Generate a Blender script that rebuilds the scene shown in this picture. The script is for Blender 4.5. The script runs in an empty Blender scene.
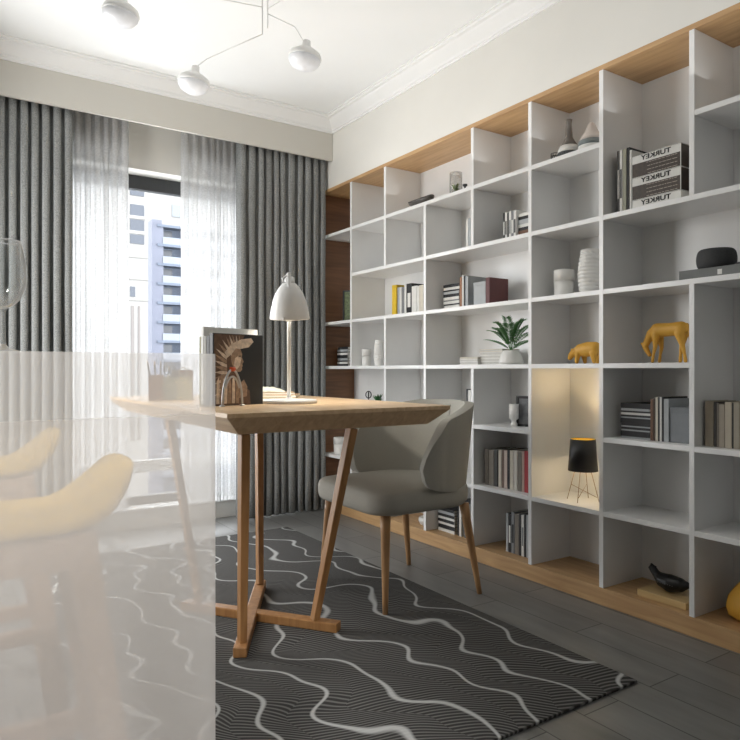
import bpy, bmesh, math, random
from mathutils import Vector, Matrix, Euler
random.seed(7)
C = bpy.context.scene.collection
SC = bpy.context.scene
PI = math.pi

# ------------------------------------------------------------------ camera
F_PX = 665.0
YAW = math.radians(33.49)
SN, CS = math.sin(YAW), math.cos(YAW)
CAMZ = 0.95
cam_d = bpy.data.cameras.new('camera')
cam = bpy.data.objects.new('camera', cam_d)
C.objects.link(cam)
cam.location = (0, 0, CAMZ)
cam.rotation_euler = (PI / 2, 0, -YAW)
cam_d.sensor_width = 36
cam_d.lens = 36 * F_PX / 740
cam_d.clip_start = 0.05
cam_d.clip_end = 400
SC.camera = cam

# ------------------------------------------------------------------ world, sun, lights, exposure
w = bpy.data.worlds.new('sky'); SC.world = w; w.use_nodes = True
bg = w.node_tree.nodes['Background']
bg.inputs[0].default_value = (0.93, 0.965, 1.0, 1)
bg.inputs[1].default_value = 10.0
sd = bpy.data.lights.new('sun', 'SUN'); sd.energy = 1.2; sd.angle = 0.05; sd.color = (1, .97, .92)
so = bpy.data.objects.new('sun', sd); C.objects.link(so)
so.rotation_euler = Vector((-0.75, 0.55, -0.62)).to_track_quat('-Z', 'Y').to_euler()   # from behind the shelf wall: lights the facades outside
pd = bpy.data.lights.new('window_portal', 'AREA'); pd.shape = 'RECTANGLE'; pd.size = 1.62; pd.size_y = 2.0
pd.cycles.is_portal = True
po = bpy.data.objects.new('window_portal', pd); C.objects.link(po)
po.location = (1.16, 4.33, 1.14); po.rotation_euler = (-PI / 2, 0, 0)
def area(name, loc, aim, sx, sy, power, col=(1, 1, 1)):
    d = bpy.data.lights.new(name, 'AREA'); d.shape = 'RECTANGLE'; d.size = sx; d.size_y = sy; d.energy = power; d.color = col
    o = bpy.data.objects.new(name, d); C.objects.link(o); o.location = loc
    o.rotation_euler = (Vector(aim) - Vector(loc)).to_track_quat('-Z', 'Y').to_euler(); return o
area('left_fill_light', (-.15, 3.45, 1.15), (2.26, 2.1, .9), .7, 1.9, 35, (1, 1, .99))        # added fill out of view, no side window there; strengthens daylight on the shelves
area('ceiling_fill_light', (1.25, 1.9, 2.0), (1.25, 1.9, 2.8), 2.2, 2.8, 9.0, (1, .99, .97))         # added upward fill that brightens the ceiling; the pendant itself gives no light
bd = bpy.data.lights.new('counter_fill_spot', 'SPOT'); bd.energy = 235; bd.spot_size = math.radians(46); bd.spot_blend = .5; bd.shadow_soft_size = .15; bd.color = (1, .98, .95)
bo = bpy.data.objects.new('counter_fill_spot', bd); C.objects.link(bo); bo.location = (-.75, -.5, 2.35)    # unseen spot added to brighten the milky counter front
bo.rotation_euler = (Vector((-.20, .92, .50)) - bo.location).to_track_quat('-Z', 'Y').to_euler()
SC.view_settings.view_transform = 'Standard'
SC.view_settings.look = 'None'
SC.view_settings.gamma = 1
SC.view_settings.use_curve_mapping = False
SC.view_settings.exposure = 0.0

# ------------------------------------------------------------------ helpers
def lin(v):
    v /= 255.0
    return v / 12.92 if v <= 0.04045 else ((v + 0.055) / 1.055) ** 2.4
def rgb(r, g, b): return (lin(r), lin(g), lin(b), 1)

def newmat(name):
    m = bpy.data.materials.new(name); m.use_nodes = True
    nt = m.node_tree
    return m, nt, nt.nodes['Principled BSDF']

def N(nt, typ, **kw):
    n = nt.nodes.new(typ)
    for k, v in kw.items(): setattr(n, k, v)
    return n

_mats = {}
def mat(name, col, rough=0.5, metal=0.0, var=0.06, scale=30.0, bump=0.0, spec=0.5, coat=0.0):
    """plain surface whose colour is varied a little by noise"""
    if name in _mats: return _mats[name]
    m, nt, p = newmat(name)
    L = nt.links
    tc = N(nt, 'ShaderNodeTexCoord'); no = N(nt, 'ShaderNodeTexNoise')
    no.inputs['Scale'].default_value = scale; no.inputs['Detail'].default_value = 3
    L.new(tc.outputs['Object'], no.inputs['Vector'])
    rp = N(nt, 'ShaderNodeValToRGB')
    c = rgb(*col)
    rp.color_ramp.elements[0].color = tuple(x * (1 - var) for x in c[:3]) + (1,)
    rp.color_ramp.elements[1].color = tuple(min(1, x * (1 + var)) for x in c[:3]) + (1,)
    rp.color_ramp.elements[0].position = .3; rp.color_ramp.elements[1].position = .7
    L.new(no.outputs['Fac'], rp.inputs[0]); L.new(rp.outputs[0], p.inputs['Base Color'])
    p.inputs['Roughness'].default_value = rough; p.inputs['Metallic'].default_value = metal
    p.inputs['Specular IOR Level'].default_value = spec
    p.inputs['Coat Weight'].default_value = coat
    if bump:
        b = N(nt, 'ShaderNodeBump'); b.inputs['Strength'].default_value = bump; b.inputs['Distance'].default_value = .002
        L.new(no.outputs['Fac'], b.inputs['Height']); L.new(b.outputs[0], p.inputs['Normal'])
    _mats[name] = m
    return m

def wood(name, c1, c2, axis=1, rough=0.4, scale=1.0):
    m, nt, p = newmat(name); L = nt.links
    tc = N(nt, 'ShaderNodeTexCoord'); mp = N(nt, 'ShaderNodeMapping')
    s = [14 * scale] * 3; s[axis] = 1.2 * scale
    mp.inputs['Scale'].default_value = s
    L.new(tc.outputs['Object'], mp.inputs[0])
    no = N(nt, 'ShaderNodeTexNoise'); no.inputs['Scale'].default_value = 3; no.inputs['Detail'].default_value = 6
    no.inputs['Distortion'].default_value = .6
    L.new(mp.outputs[0], no.inputs['Vector'])
    rp = N(nt, 'ShaderNodeValToRGB')
    rp.color_ramp.elements[0].color = rgb(*c1); rp.color_ramp.elements[1].color = rgb(*c2)
    rp.color_ramp.elements[0].position = .3; rp.color_ramp.elements[1].position = .72
    L.new(no.outputs['Fac'], rp.inputs[0]); L.new(rp.outputs[0], p.inputs['Base Color'])
    p.inputs['Roughness'].default_value = rough
    return m

class MB:
    """collects shapes for ONE mesh object"""
    def __init__(s): s.v = []; s.f = []; s.m = []; s.sm = []
    def add(s, vs, fs, mi=0, smooth=False, M=None):
        o = len(s.v)
        for v in vs:
            v = Vector(v)
            s.v.append(M @ v if M is not None else v)
        for f in fs: s.f.append([o + i for i in f]); s.m.append(mi); s.sm.append(smooth)
        return s
    def box(s, a, b, mi=0, M=None):
        x0, y0, z0 = a; x1, y1, z1 = b
        vs = [(x0,y0,z0),(x1,y0,z0),(x1,y1,z0),(x0,y1,z0),(x0,y0,z1),(x1,y0,z1),(x1,y1,z1),(x0,y1,z1)]
        return s.add(vs, [(0,3,2,1),(4,5,6,7),(0,1,5,4),(1,2,6,5),(2,3,7,6),(3,0,4,7)], mi, False, M)
    def prism(s, pts, a, b, mi=0, M=None, plane='XZ', smooth=False):
        """polygon in a plane, extruded from a to b along the third axis"""
        n = len(pts)
        def P(p, q):
            return (p[0], q, p[1]) if plane == 'XZ' else (q, p[0], p[1]) if plane == 'YZ' else (p[0], p[1], q)
        vs = [P(p, a) for p in pts] + [P(p, b) for p in pts]
        o = len(s.v); s.add(vs, [list(range(n)), [n + i for i in reversed(range(n))]], mi, False, M)
        for i in range(n):
            j = (i + 1) % n
            s.f.append([o + i, o + n + i, o + n + j, o + j]); s.m.append(mi); s.sm.append(smooth)
        return s
    def lathe(s, prof, seg=32, c=(0,0,0), mi=0, M=None, sx=1, sy=1, fn=None):
        vs = []; fs = []
        for (r, z) in prof:
            for i in range(seg):
                a = 2 * PI * i / seg
                k = fn(a, z) if fn else 1
                vs.append((c[0] + r * k * math.cos(a) * sx, c[1] + r * k * math.sin(a) * sy, c[2] + z))
        n = len(prof)
        for j in range(n - 1):
            for i in range(seg):
                i2 = (i + 1) % seg
                fs.append((j*seg+i, j*seg+i2, (j+1)*seg+i2, (j+1)*seg+i))
        s.add(vs, fs, mi, True, M)
        o = len(s.v) - len(vs)
        if prof[0][0] > 1e-5: s.f.append([o + i for i in reversed(range(seg))]); s.m.append(mi); s.sm.append(False)
        if prof[-1][0] > 1e-5: s.f.append([o + (n-1)*seg + i for i in range(seg)]); s.m.append(mi); s.sm.append(False)
        return s
    def tube(s, pts, r, seg=8, mi=0, M=None, cap=True, closed=False):
        pts = [Vector(p) for p in pts]; n = len(pts)
        rs = r if isinstance(r, (list, tuple)) else [r] * n
        vs = []; fs = []; up = None
        for i, p in enumerate(pts):
            if closed: d = pts[(i+1) % n] - pts[i-1]
            else: d = pts[min(i+1, n-1)] - pts[max(i-1, 0)]
            d.normalize()
            if up is None: up = d.orthogonal().normalized()
            else:
                up = up - d * up.dot(d)
                up = up.normalized() if up.length > 1e-6 else d.orthogonal().normalized()
            q = d.cross(up)
            for k in range(seg):
                a = 2 * PI * k / seg
                vs.append(p + (up * math.cos(a) + q * math.sin(a)) * rs[i])
        for i in range(n if closed else n - 1):
            i2 = (i + 1) % n
            for k in range(seg):
                k2 = (k + 1) % seg
                fs.append((i*seg+k, i*seg+k2, i2*seg+k2, i2*seg+k))
        if cap and not closed:
            fs.append(tuple(reversed(range(seg)))); fs.append(tuple((n-1)*seg + k for k in range(seg)))
        return s.add(vs, fs, mi, True, M)
    def bar(s, a, b, w, t, mi=0, w2=None, t2=None):
        """square bar from a to b; w across x-ish, t across the other way; may taper"""
        a = Vector(a); b = Vector(b); d = (b - a).normalized()
        x = Vector((1,0,0)); x = (x - d * x.dot(d)).normalized(); y = d.cross(x)
        w2 = w2 or w; t2 = t2 or t
        vs = []
        for p, ww, tt in ((a, w, t), (b, w2, t2)):
            for sx, sy in ((-1,-1),(1,-1),(1,1),(-1,1)): vs.append(p + x * sx * ww / 2 + y * sy * tt / 2)
        return s.add(vs, [(0,3,2,1),(4,5,6,7),(0,1,5,4),(1,2,6,5),(2,3,7,6),(3,0,4,7)], mi)
    def build(s, name, mats, parent=None, loc=None, bevel=0, bseg=2, sub=0, rotz=0, smooth=False):
        me = bpy.data.meshes.new(name)
        me.from_pydata([tuple(v) for v in s.v], [], s.f)
        for m in (mats if isinstance(mats, (list, tuple)) else [mats]): me.materials.append(m)
        me.polygons.foreach_set('material_index', s.m)
        me.polygons.foreach_set('use_smooth', [bool(x) or smooth for x in s.sm])
        bm = bmesh.new(); bm.from_mesh(me)
        bmesh.ops.recalc_face_normals(bm, faces=bm.faces); bm.to_mesh(me); bm.free()
        me.update()
        o = bpy.data.objects.new(name, me); C.objects.link(o)
        if parent is not None: o.parent = parent
        if loc: o.location = loc
        o.rotation_euler.z = rotz
        if bevel:
            b = o.modifiers.new('bevel', 'BEVEL'); b.width = bevel; b.segments = bseg; b.limit_method = 'ANGLE'; b.angle_limit = .6
        if sub:
            q = o.modifiers.new('subdivision', 'SUBSURF'); q.levels = sub; q.render_levels = sub
        return o

def tag(o, label, cat, group=None, kind=None):
    if label: o['label'] = label
    if cat: o['category'] = cat
    if group: o['group'] = group
    if kind: o['kind'] = kind
    return o
def thing(name, label, cat, loc=(0,0,0), rotz=0, group=None):
    o = bpy.data.objects.new(name, None); C.objects.link(o)
    o.location = loc; o.rotation_euler = (0, 0, rotz); o.empty_display_size = .05
    return tag(o, label, cat, group)
def struct(o): o['kind'] = 'structure'; return o
def copy_tree(o, loc, label, rotz=None, group=None):
    c = o.copy(); C.objects.link(c); c.location = loc
    if rotz is not None: c.rotation_euler.z = rotz
    c['label'] = label
    if group: c['group'] = group
    def rec(src, dst):
        for ch in list(src.children):
            d = ch.copy(); C.objects.link(d); d.parent = dst; rec(ch, d)
    rec(o, c)
    return c
def ray_y(px, X):
    """world Y at which the bookcase plane X is seen at photo column px (calibration of the built positions)"""
    u = (px - 370) / F_PX
    return X * (CS - SN * u) / (SN + CS * u)
def blob(name, pts, edges, radii, m, parent, voxel=.0022, it=5):
    """one continuous body: tapered limbs between joints fused into a single smooth skin"""
    b = MB()
    for (i, j) in edges:
        a, c = Vector(pts[i]), Vector(pts[j]); n = 7
        P = [a.lerp(c, q / n) for q in range(n + 1)]
        b.tube(P, [radii[i] + (radii[j] - radii[i]) * (q / n) for q in range(n + 1)], 16)
    for p, r in zip(pts, radii):
        pr = [(r * math.sin(PI * q / 8), -r * math.cos(PI * q / 8)) for q in range(9)]; pr[0] = (0, -r); pr[-1] = (0, r)
        b.lathe(pr, 14, p)
    tmp = b.build('tmp', m)
    q = tmp.modifiers.new('r', 'REMESH'); q.mode = 'VOXEL'; q.voxel_size = voxel
    q = tmp.modifiers.new('s', 'SMOOTH'); q.factor = .5; q.iterations = it
    dg = bpy.context.evaluated_depsgraph_get(); dg.update()
    out = bpy.data.meshes.new_from_object(tmp.evaluated_get(dg)); bpy.data.objects.remove(tmp)
    zs = min(v.co.z for v in out.vertices)
    for v in out.vertices: v.co.z -= zs
    for p in out.polygons: p.use_smooth = True
    out.materials.clear(); out.materials.append(m); out.name = name
    o = bpy.data.objects.new(name, out); C.objects.link(o); o.parent = parent
    return o

# ------------------------------------------------------------------ materials
M_wall = mat('wall_paint', (230, 228, 222), .9, var=.02, scale=3)
M_ceil = mat('ceiling_paint', (246, 247, 246), .9, var=.01, scale=3)
M_pelmet = mat('pelmet_paint', (212, 209, 201), .7, var=.015, scale=4)
M_crown = mat('moulding_paint', (244, 244, 243), .6, var=.01, scale=4)
M_white = mat('white_laminate', (240, 240, 239), .3, spec=.8, var=.02, scale=6)
M_oak = wood('shelf_oak', (180, 141, 98), (206, 169, 122), axis=1)
M_oakend = wood('end_panel_oak', (112, 76, 50), (140, 98, 66), axis=0)
M_table = wood('table_oak', (206, 172, 132), (232, 203, 165), axis=1, rough=.35)
M_tleg = wood('table_leg_oak', (152, 108, 66), (180, 134, 86), axis=2, rough=.4)
M_cleg = wood('chair_leg_oak', (166, 124, 84), (194, 152, 108), axis=2, rough=.4)
M_black = mat('black_metal', (18, 18, 19), .4, var=.1)
M_dark = mat('dark_frame', (62, 64, 66), .5)
M_wceram = mat('white_ceramic', (232, 231, 227), .3, var=.02)
M_gold = mat('ochre_ceramic', (222, 168, 62), .5, var=.05, scale=20)
M_paper = mat('paper', (232, 230, 224), .8, var=.04, scale=200)
M_leaf = mat('leaf_green', (44, 92, 48), .5, var=.25, scale=60)
M_lampw = mat('lamp_white', (236, 236, 234), .3, var=.01)

def fabric(name, c, scale=700, var=.35, bump=.3, rough=.95, wav=0):
    m, nt, p = newmat(name); L = nt.links
    tc = N(nt, 'ShaderNodeTexCoord'); no = N(nt, 'ShaderNodeTexNoise')
    no.inputs['Scale'].default_value = scale; no.inputs['Detail'].default_value = 2
    L.new(tc.outputs['Object'], no.inputs['Vector'])
    rp = N(nt, 'ShaderNodeValToRGB'); cc = rgb(*c)
    rp.color_ramp.elements[0].color = tuple(x * (1 - var) for x in cc[:3]) + (1,)
    rp.color_ramp.elements[1].color = tuple(min(1, x * (1 + var)) for x in cc[:3]) + (1,)
    rp.color_ramp.elements[0].position = .35; rp.color_ramp.elements[1].position = .65
    L.new(no.outputs['Fac'], rp.inputs[0]); L.new(rp.outputs[0], p.inputs['Base Color'])
    b = N(nt, 'ShaderNodeBump'); b.inputs['Strength'].default_value = bump; b.inputs['Distance'].default_value = .001
    L.new(no.outputs['Fac'], b.inputs['Height']); L.new(b.outputs[0], p.inputs['Normal'])
    p.inputs['Roughness'].default_value = rough; p.inputs['Specular IOR Level'].default_value = .2
    return m
M_curtain = fabric('grey_curtain_cloth', (146, 148, 147), 260, .3)
M_chair = fabric('chair_upholstery', (172, 170, 162), 900, .08, .15, .8)

def sheer_mat():
    m = bpy.data.materials.new('sheer_cloth'); m.use_nodes = True
    nt = m.node_tree; nt.nodes.clear(); L = nt.links
    out = N(nt, 'ShaderNodeOutputMaterial'); mx = N(nt, 'ShaderNodeMixShader')
    tr = N(nt, 'ShaderNodeBsdfTransparent'); tl = N(nt, 'ShaderNodeBsdfTranslucent'); df = N(nt, 'ShaderNodeBsdfDiffuse')
    tl.inputs[0].default_value = (.5, .5, .5, 1); df.inputs[0].default_value = (.8, .8, .8, 1)
    m2 = N(nt, 'ShaderNodeMixShader'); m2.inputs[0].default_value = .5
    L.new(tl.outputs[0], m2.inputs[1]); L.new(df.outputs[0], m2.inputs[2])
    tc = N(nt, 'ShaderNodeTexCoord')
    vo = N(nt, 'ShaderNodeTexNoise'); vo.inputs['Scale'].default_value = 90; vo.inputs['Detail'].default_value = 1
    mp = N(nt, 'ShaderNodeMapping'); mp.inputs['Scale'].default_value = (1, 1, 1.4)
    L.new(tc.outputs['Object'], mp.inputs[0]); L.new(mp.outputs[0], vo.inputs['Vector'])
    mr = N(nt, 'ShaderNodeMapRange'); mr.inputs[1].default_value = .3; mr.inputs[2].default_value = .7
    mr.inputs[3].default_value = .72; mr.inputs[4].default_value = .88
    L.new(vo.outputs['Fac'], mr.inputs[0]); L.new(mr.outputs[0], mx.inputs[0])
    L.new(tr.outputs[0], mx.inputs[1]); L.new(m2.outputs[0], mx.inputs[2]); L.new(mx.outputs[0], out.inputs[0])
    return m
M_sheer = sheer_mat()

def veil_mat(name, fac, col):
    """see-through sheet with a milky body"""
    m = bpy.data.materials.new(name); m.use_nodes = True
    nt = m.node_tree; nt.nodes.clear(); L = nt.links
    out = N(nt, 'ShaderNodeOutputMaterial'); mx = N(nt, 'ShaderNodeMixShader'); mx.inputs[0].default_value = fac
    tr = N(nt, 'ShaderNodeBsdfTransparent'); tl = N(nt, 'ShaderNodeBsdfTranslucent'); df = N(nt, 'ShaderNodeBsdfDiffuse')
    tl.inputs[0].default_value = col; df.inputs[0].default_value = col
    no = N(nt, 'ShaderNodeTexNoise'); no.inputs['Scale'].default_value = 5
    tc = N(nt, 'ShaderNodeTexCoord'); L.new(tc.outputs['Object'], no.inputs['Vector'])
    mr = N(nt, 'ShaderNodeMapRange'); mr.inputs[3].default_value = fac * .97; mr.inputs[4].default_value = min(1, fac * 1.03)
    L.new(no.outputs['Fac'], mr.inputs[0]); L.new(mr.outputs[0], mx.inputs[0])
    m2 = N(nt, 'ShaderNodeMixShader'); m2.inputs[0].default_value = .5
    L.new(tl.outputs[0], m2.inputs[1]); L.new(df.outputs[0], m2.inputs[2])
    L.new(tr.outputs[0], mx.inputs[1]); L.new(m2.outputs[0], mx.inputs[2]); L.new(mx.outputs[0], out.inputs[0])
    return m
M_frost = veil_mat('frosted_acrylic', .47, (.93, .905, .88, 1))
M_edge = veil_mat('frosted_edge', .31, (.93, .91, .89, 1))
M_slab = veil_mat('clear_acrylic', .05, (.9, .9, .9, 1))

def glass_mat(name, fac=.12, col=(1, 1, 1, 1), milk=0.0):
    m = bpy.data.materials.new(name); m.use_nodes = True
    nt = m.node_tree; nt.nodes.clear(); L = nt.links
    out = N(nt, 'ShaderNodeOutputMaterial'); mx = N(nt, 'ShaderNodeMixShader')
    tr = N(nt, 'ShaderNodeBsdfTransparent'); tr.inputs[0].default_value = col
    gl = N(nt, 'ShaderNodeBsdfGlossy'); gl.inputs['Roughness'].default_value = .05
    df = N(nt, 'ShaderNodeBsdfTranslucent'); d2 = N(nt, 'ShaderNodeMixShader'); d2.inputs[0].default_value = milk
    L.new(gl.outputs[0], d2.inputs[1]); L.new(df.outputs[0], d2.inputs[2])
    lw = N(nt, 'ShaderNodeLayerWeight'); lw.inputs[0].default_value = fac
    L.new(lw.outputs['Facing' if milk else 'Fresnel'], mx.inputs[0]); L.new(tr.outputs[0], mx.inputs[1]); L.new(d2.outputs[0], mx.inputs[2])
    L.new(mx.outputs[0], out.inputs[0])
    return m
M_glass = glass_mat('window_glass', .06)
M_wine = glass_mat('drinking_glass', .38, (.97, .98, .98, 1), .75)

def floor_mat():
    m, nt, p = newmat('grey_plank_tiles'); L = nt.links
    tc = N(nt, 'ShaderNodeTexCoord'); mp = N(nt, 'ShaderNodeMapping')
    mp.inputs['Rotation'].default_value = (0, 0, PI / 2)
    L.new(tc.outputs['Object'], mp.inputs[0])
    br = N(nt, 'ShaderNodeTexBrick'); br.offset = .5
    br.inputs['Scale'].default_value = 1; br.inputs['Mortar Size'].default_value = .002
    br.inputs['Brick Width'].default_value = .8; br.inputs['Row Height'].default_value = .15
    br.inputs['Color1'].default_value = rgb(128, 128, 126); br.inputs['Color2'].default_value = rgb(112, 112, 110)
    br.inputs['Mortar'].default_value = rgb(58, 58, 58)
    L.new(mp.outputs[0], br.inputs['Vector'])
    n1 = N(nt, 'ShaderNodeTexNoise'); n1.inputs['Scale'].default_value = 4; n1.inputs['Detail'].default_value = 6
    m2 = N(nt, 'ShaderNodeMapping'); m2.inputs['Scale'].default_value = (5, 1, 1)
    L.new(tc.outputs['Object'], m2.inputs[0]); L.new(m2.outputs[0], n1.inputs['Vector'])
    mx = N(nt, 'ShaderNodeMix', data_type='RGBA', blend_type='OVERLAY'); mx.inputs['Factor'].default_value = .45
    L.new(br.outputs['Color'], mx.inputs['A']); L.new(n1.outputs['Fac'], mx.inputs['B'])
    L.new(mx.outputs['Result'], p.inputs['Base Color'])
    mr = N(nt, 'ShaderNodeMapRange'); mr.inputs[3].default_value = .22; mr.inputs[4].default_value = .5
    L.new(n1.outputs['Fac'], mr.inputs[0]); L.new(mr.outputs[0], p.inputs['Roughness'])
    return m
M_floor = floor_mat()

def rug_mat():
    m, nt, p = newmat('rug_pile'); L = nt.links
    tc = N(nt, 'ShaderNodeTexCoord'); sp = N(nt, 'ShaderNodeSeparateXYZ'); L.new(tc.outputs['Object'], sp.inputs[0])
    def math_(op, a, b=None, c=None):
        n = N(nt, 'ShaderNodeMath', operation=op)
        for i, v in enumerate((a, b, c)):
            if v is None: continue
            if isinstance(v, (int, float)): n.inputs[i].default_value = v
            else: L.new(v, n.inputs[i])
        return n.outputs[0]
    X, Y = sp.outputs[0], sp.outputs[1]
    nz = N(nt, 'ShaderNodeTexNoise'); nz.inputs['Scale'].default_value = 1.5; nz.inputs['Detail'].default_value = .5
    L.new(tc.outputs['Object'], nz.inputs['Vector'])
    n = math_('SUBTRACT', nz.outputs['Fac'], .5)
    # pale wandering lines, roughly along the room
    ph = math_('MULTIPLY', n, 5.0)
    s1 = math_('MULTIPLY', math_('SINE', math_('ADD', math_('MULTIPLY', Y, 13.0), ph)), .052)
    s2 = math_('MULTIPLY', math_('SINE', math_('ADD', math_('MULTIPLY', Y, 29.0), math_('MULTIPLY', X, 6.0))), .015)
    nz2 = N(nt, 'ShaderNodeTexNoise'); nz2.inputs['Scale'].default_value = 5.5; nz2.inputs['Detail'].default_value = 0
    L.new(tc.outputs['Object'], nz2.inputs['Vector'])
    n2 = math_('MULTIPLY', math_('SUBTRACT', nz2.outputs['Fac'], .5), .13)
    c = math_('ADD', math_('ADD', X, math_('MULTIPLY', Y, .12)), math_('ADD', math_('ADD', math_('ADD', s1, s2), n2), math_('MULTIPLY', n, .42)))
    fr = math_('ABSOLUTE', math_('SUBTRACT', math_('FRACT', math_('MULTIPLY', c, 5.6)), .5))
    line = N(nt, 'ShaderNodeMapRange'); line.inputs[1].default_value = .018; line.inputs[2].default_value = .06
    line.inputs[3].default_value = 1; line.inputs[4].default_value = 0
    L.new(fr, line.inputs[0])
    # fine ribs bending between the lines
    saw = math_('FRACT', math_('MULTIPLY', c, 5.6))
    bend = math_('MULTIPLY', math_('MULTIPLY', saw, saw), .06)
    rb = math_('ADD', math_('ADD', Y, math_('MULTIPLY', X, .25)), math_('ADD', bend, math_('MULTIPLY', n, .25)))
    rs = math_('SINE', math_('MULTIPLY', rb, 400.0))
    rr = N(nt, 'ShaderNodeMapRange'); rr.inputs[1].default_value = -.2; rr.inputs[2].default_value = .9
    L.new(rs, rr.inputs[0])
    rp = N(nt, 'ShaderNodeMix', data_type='RGBA')
    rp.inputs['A'].default_value = rgb(58, 57, 56); rp.inputs['B'].default_value = rgb(112, 111, 109)
    L.new(rr.outputs[0], rp.inputs['Factor'])
    mx = N(nt, 'ShaderNodeMix', data_type='RGBA'); mx.inputs['B'].default_value = rgb(182, 183, 182)
    L.new(line.outputs[0], mx.inputs['Factor']); L.new(rp.outputs['Result'], mx.inputs['A'])
    L.new(mx.outputs['Result'], p.inputs['Base Color'])
    p.inputs['Roughness'].default_value = .95; p.inputs['Specular IOR Level'].default_value = .15
    b = N(nt, 'ShaderNodeBump'); b.inputs['Strength'].default_value = .3; b.inputs['Distance'].default_value = .003
    L.new(rr.outputs[0], b.inputs['Height']); L.new(b.outputs[0], p.inputs['Normal'])
    return m
M_rug = rug_mat()

# ------------------------------------------------------------------ room shell
XL, XS, XB = -2.6, 2.26, 2.54           # left wall, bookcase front plane, bookcase back wall
YB, YW = -2.6, 4.10                     # back wall, window wall
HC = 2.62
WX0, WX1, WZ0, WZ1 = 0.30, 2.02, 0.105, 2.157
struct(MB().box((XL, YB, -.1), (XB + .1, YW, 0)).build('floor', M_floor))
struct(MB().box((XL, YB, HC), (XB + .1, YW + .25, HC + .1)).build('ceiling', M_ceil))
wr = MB()
wr.box((XB, YB, 0), (XB + .1, YW + .25, HC))
wr.box((XS, YB, 2.181), (XB, YW, HC))
struct(wr.build('wall_right', M_wall))
struct(MB().box((XL - .1, YB, 0), (XL, YW + .25, HC)).build('wall_left', M_wall))
struct(MB().box((XL - .1, YB - .1, 0), (XB + .1, YB, HC)).build('wall_rear', M_wall))
wf = MB()
wf.box((XL, YW, 0), (WX0, YW + .25, HC)).box((WX1, YW, 0), (XB, YW + .25, HC))
wf.box((WX0, YW, WZ1), (WX1, YW + .25, HC)).box((WX0, YW, -.1), (WX1, YW + .25, WZ0))
struct(wf.build('wall_window', M_wall))
# ceiling mouldings: stepped profile (distance from wall, height below ceiling)
PROF = [(0, -.085), (.010, -.085), (.012, -.075), (.020, -.072), (.024, -.062), (.045, -.045), (.066, -.026), (.072, -.018), (.088, -.016), (.092, -.008), (.105, -.006), (.105, 0), (0, 0)]
YP = 3.867
struct(MB().prism([(YP - d, HC + z) for d, z in PROF], XL, XS, plane='YZ').build('trim_1', M_crown))
struct(MB().prism([(XS - d, HC + z) for d, z in PROF], YB, YP, plane='XZ').build('trim_2', M_crown))
# pelmet board that hides the curtain rail
tag(MB().box((XL + .01, YP, 2.355), (XS - .001, YP + .02, HC - .001)).build('pelmet', M_pelmet, bevel=.002),
    'long beige pelmet board hiding the curtain rail under the ceiling moulding', 'pelmet')
tag(MB().box((XL + .02, 3.9, 2.53), (XS - .01, 3.99, 2.56)).build('curtain_rail', M_lampw), 'white curtain rail behind the pelmet board', 'curtain rail')

# window: frame, panes, lower rail
wn = thing('window_1', None, None, (0, 0, 0)); struct(wn)
fy0, fy1 = 4.235, 4.285
fm = MB()
fm.box((WX0, fy0, WZ1 - .085), (WX1, fy1, WZ1)).box((WX0, fy0, WZ0), (WX1, fy1, WZ0 + .06))
fm.box((WX0, fy0, WZ0), (WX0 + .05, fy1, WZ1)).box((WX1 - .05, fy0, WZ0), (WX1, fy1, WZ1))
fm.build('window_frame', M_dark, wn, bevel=.003)
MB().box((WX0 + .05, 4.24, .31), (WX1 - .05, 4.275, .385)).build('lower_rail', M_lampw, wn, bevel=.003)
MB().box((0.86, 4.24, WZ0 + .06), (0.905, 4.28, WZ1 - .085)).build('mullion', M_lampw, wn, bevel=.003)
MB().box((WX0 + .05, 4.257, WZ0 + .06), (WX1 - .05, 4.263, WZ1 - .085)).build('pane', M_glass, wn)
struct(MB().box((WX0 - .04, YW - .015, WZ0), (WX1 + .04, YW + .12, WZ0 + .012)).build('trim_3', M_lampw, bevel=.002))

# ------------------------------------------------------------------ outside
M_bblue = mat('blue_render', (72, 79, 91), .8, scale=.5)
M_bblue2 = mat('lilac_render', (80, 83, 94), .8, scale=.5)
M_bwhite = mat('white_render', (104, 103, 101), .8, scale=.5)
M_bdark = mat('dark_window', (30, 36, 46), .3, scale=.5)
M_bbal = mat('balcony_panel', (90, 96, 106), .4, scale=.5)
def facade_x(px, Y):
    u = (px - 370) / F_PX
    return Y * (SN + CS * u) / (CS - SN * u)
YBL = 95.0
bt = thing('apartment_building', 'tall pale blue apartment block with stacked balconies outside the window', 'building', (facade_x(152, YBL), YBL, -30))
b0, b1 = 0, 18.0
FH = 2.74
MB().box((0, 0, 0), (1.4, 9, 52.2)).build('corner_tower', M_bblue2, bt)
MB().box((1.4, 1.6, 0), (b1, 9, 51.6)).build('wall', M_bblue, bt)
for k in range(14):
    z = 51.6 - k * FH
    MB().box((.7, -.15, z - .35), (b1, 1.6, z)).build('balcony_slab', M_bblue, bt)
    if k:
        g = MB()
        for j in range(4):
            g.box((1.5 + 4 * j, -.1, z), (5.1 + 4 * j, 0, z + 1.0))
        g.build('balcony_rail', M_bbal, bt)
for k in range(13):
    z = 51.6 - (k + 1) * FH
    for j in range(4):
        MB().box((1.9 + 4 * j, 1.5, z + .4), (3.3 + 4 * j, 1.62, z + 2.2)).build('window', M_bdark, bt)
for j in range(5):
    MB().box((1.4 + 4 * j, 0, 0), (1.6 + 4 * j, 1.6, 51.6)).build('fin_wall', M_bblue2, bt)
YB2 = 78.0
x0 = facade_x(96, YB2); x1 = facade_x(148, YB2)
bw = thing('white_tower', 'tall white tower with dark windows at the left of the view outside', 'building', (x0, YB2, -30))
MB().box((0, 0, 0), (x1 - x0, 8, 78)).build('wall', M_bwhite, bw)
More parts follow.
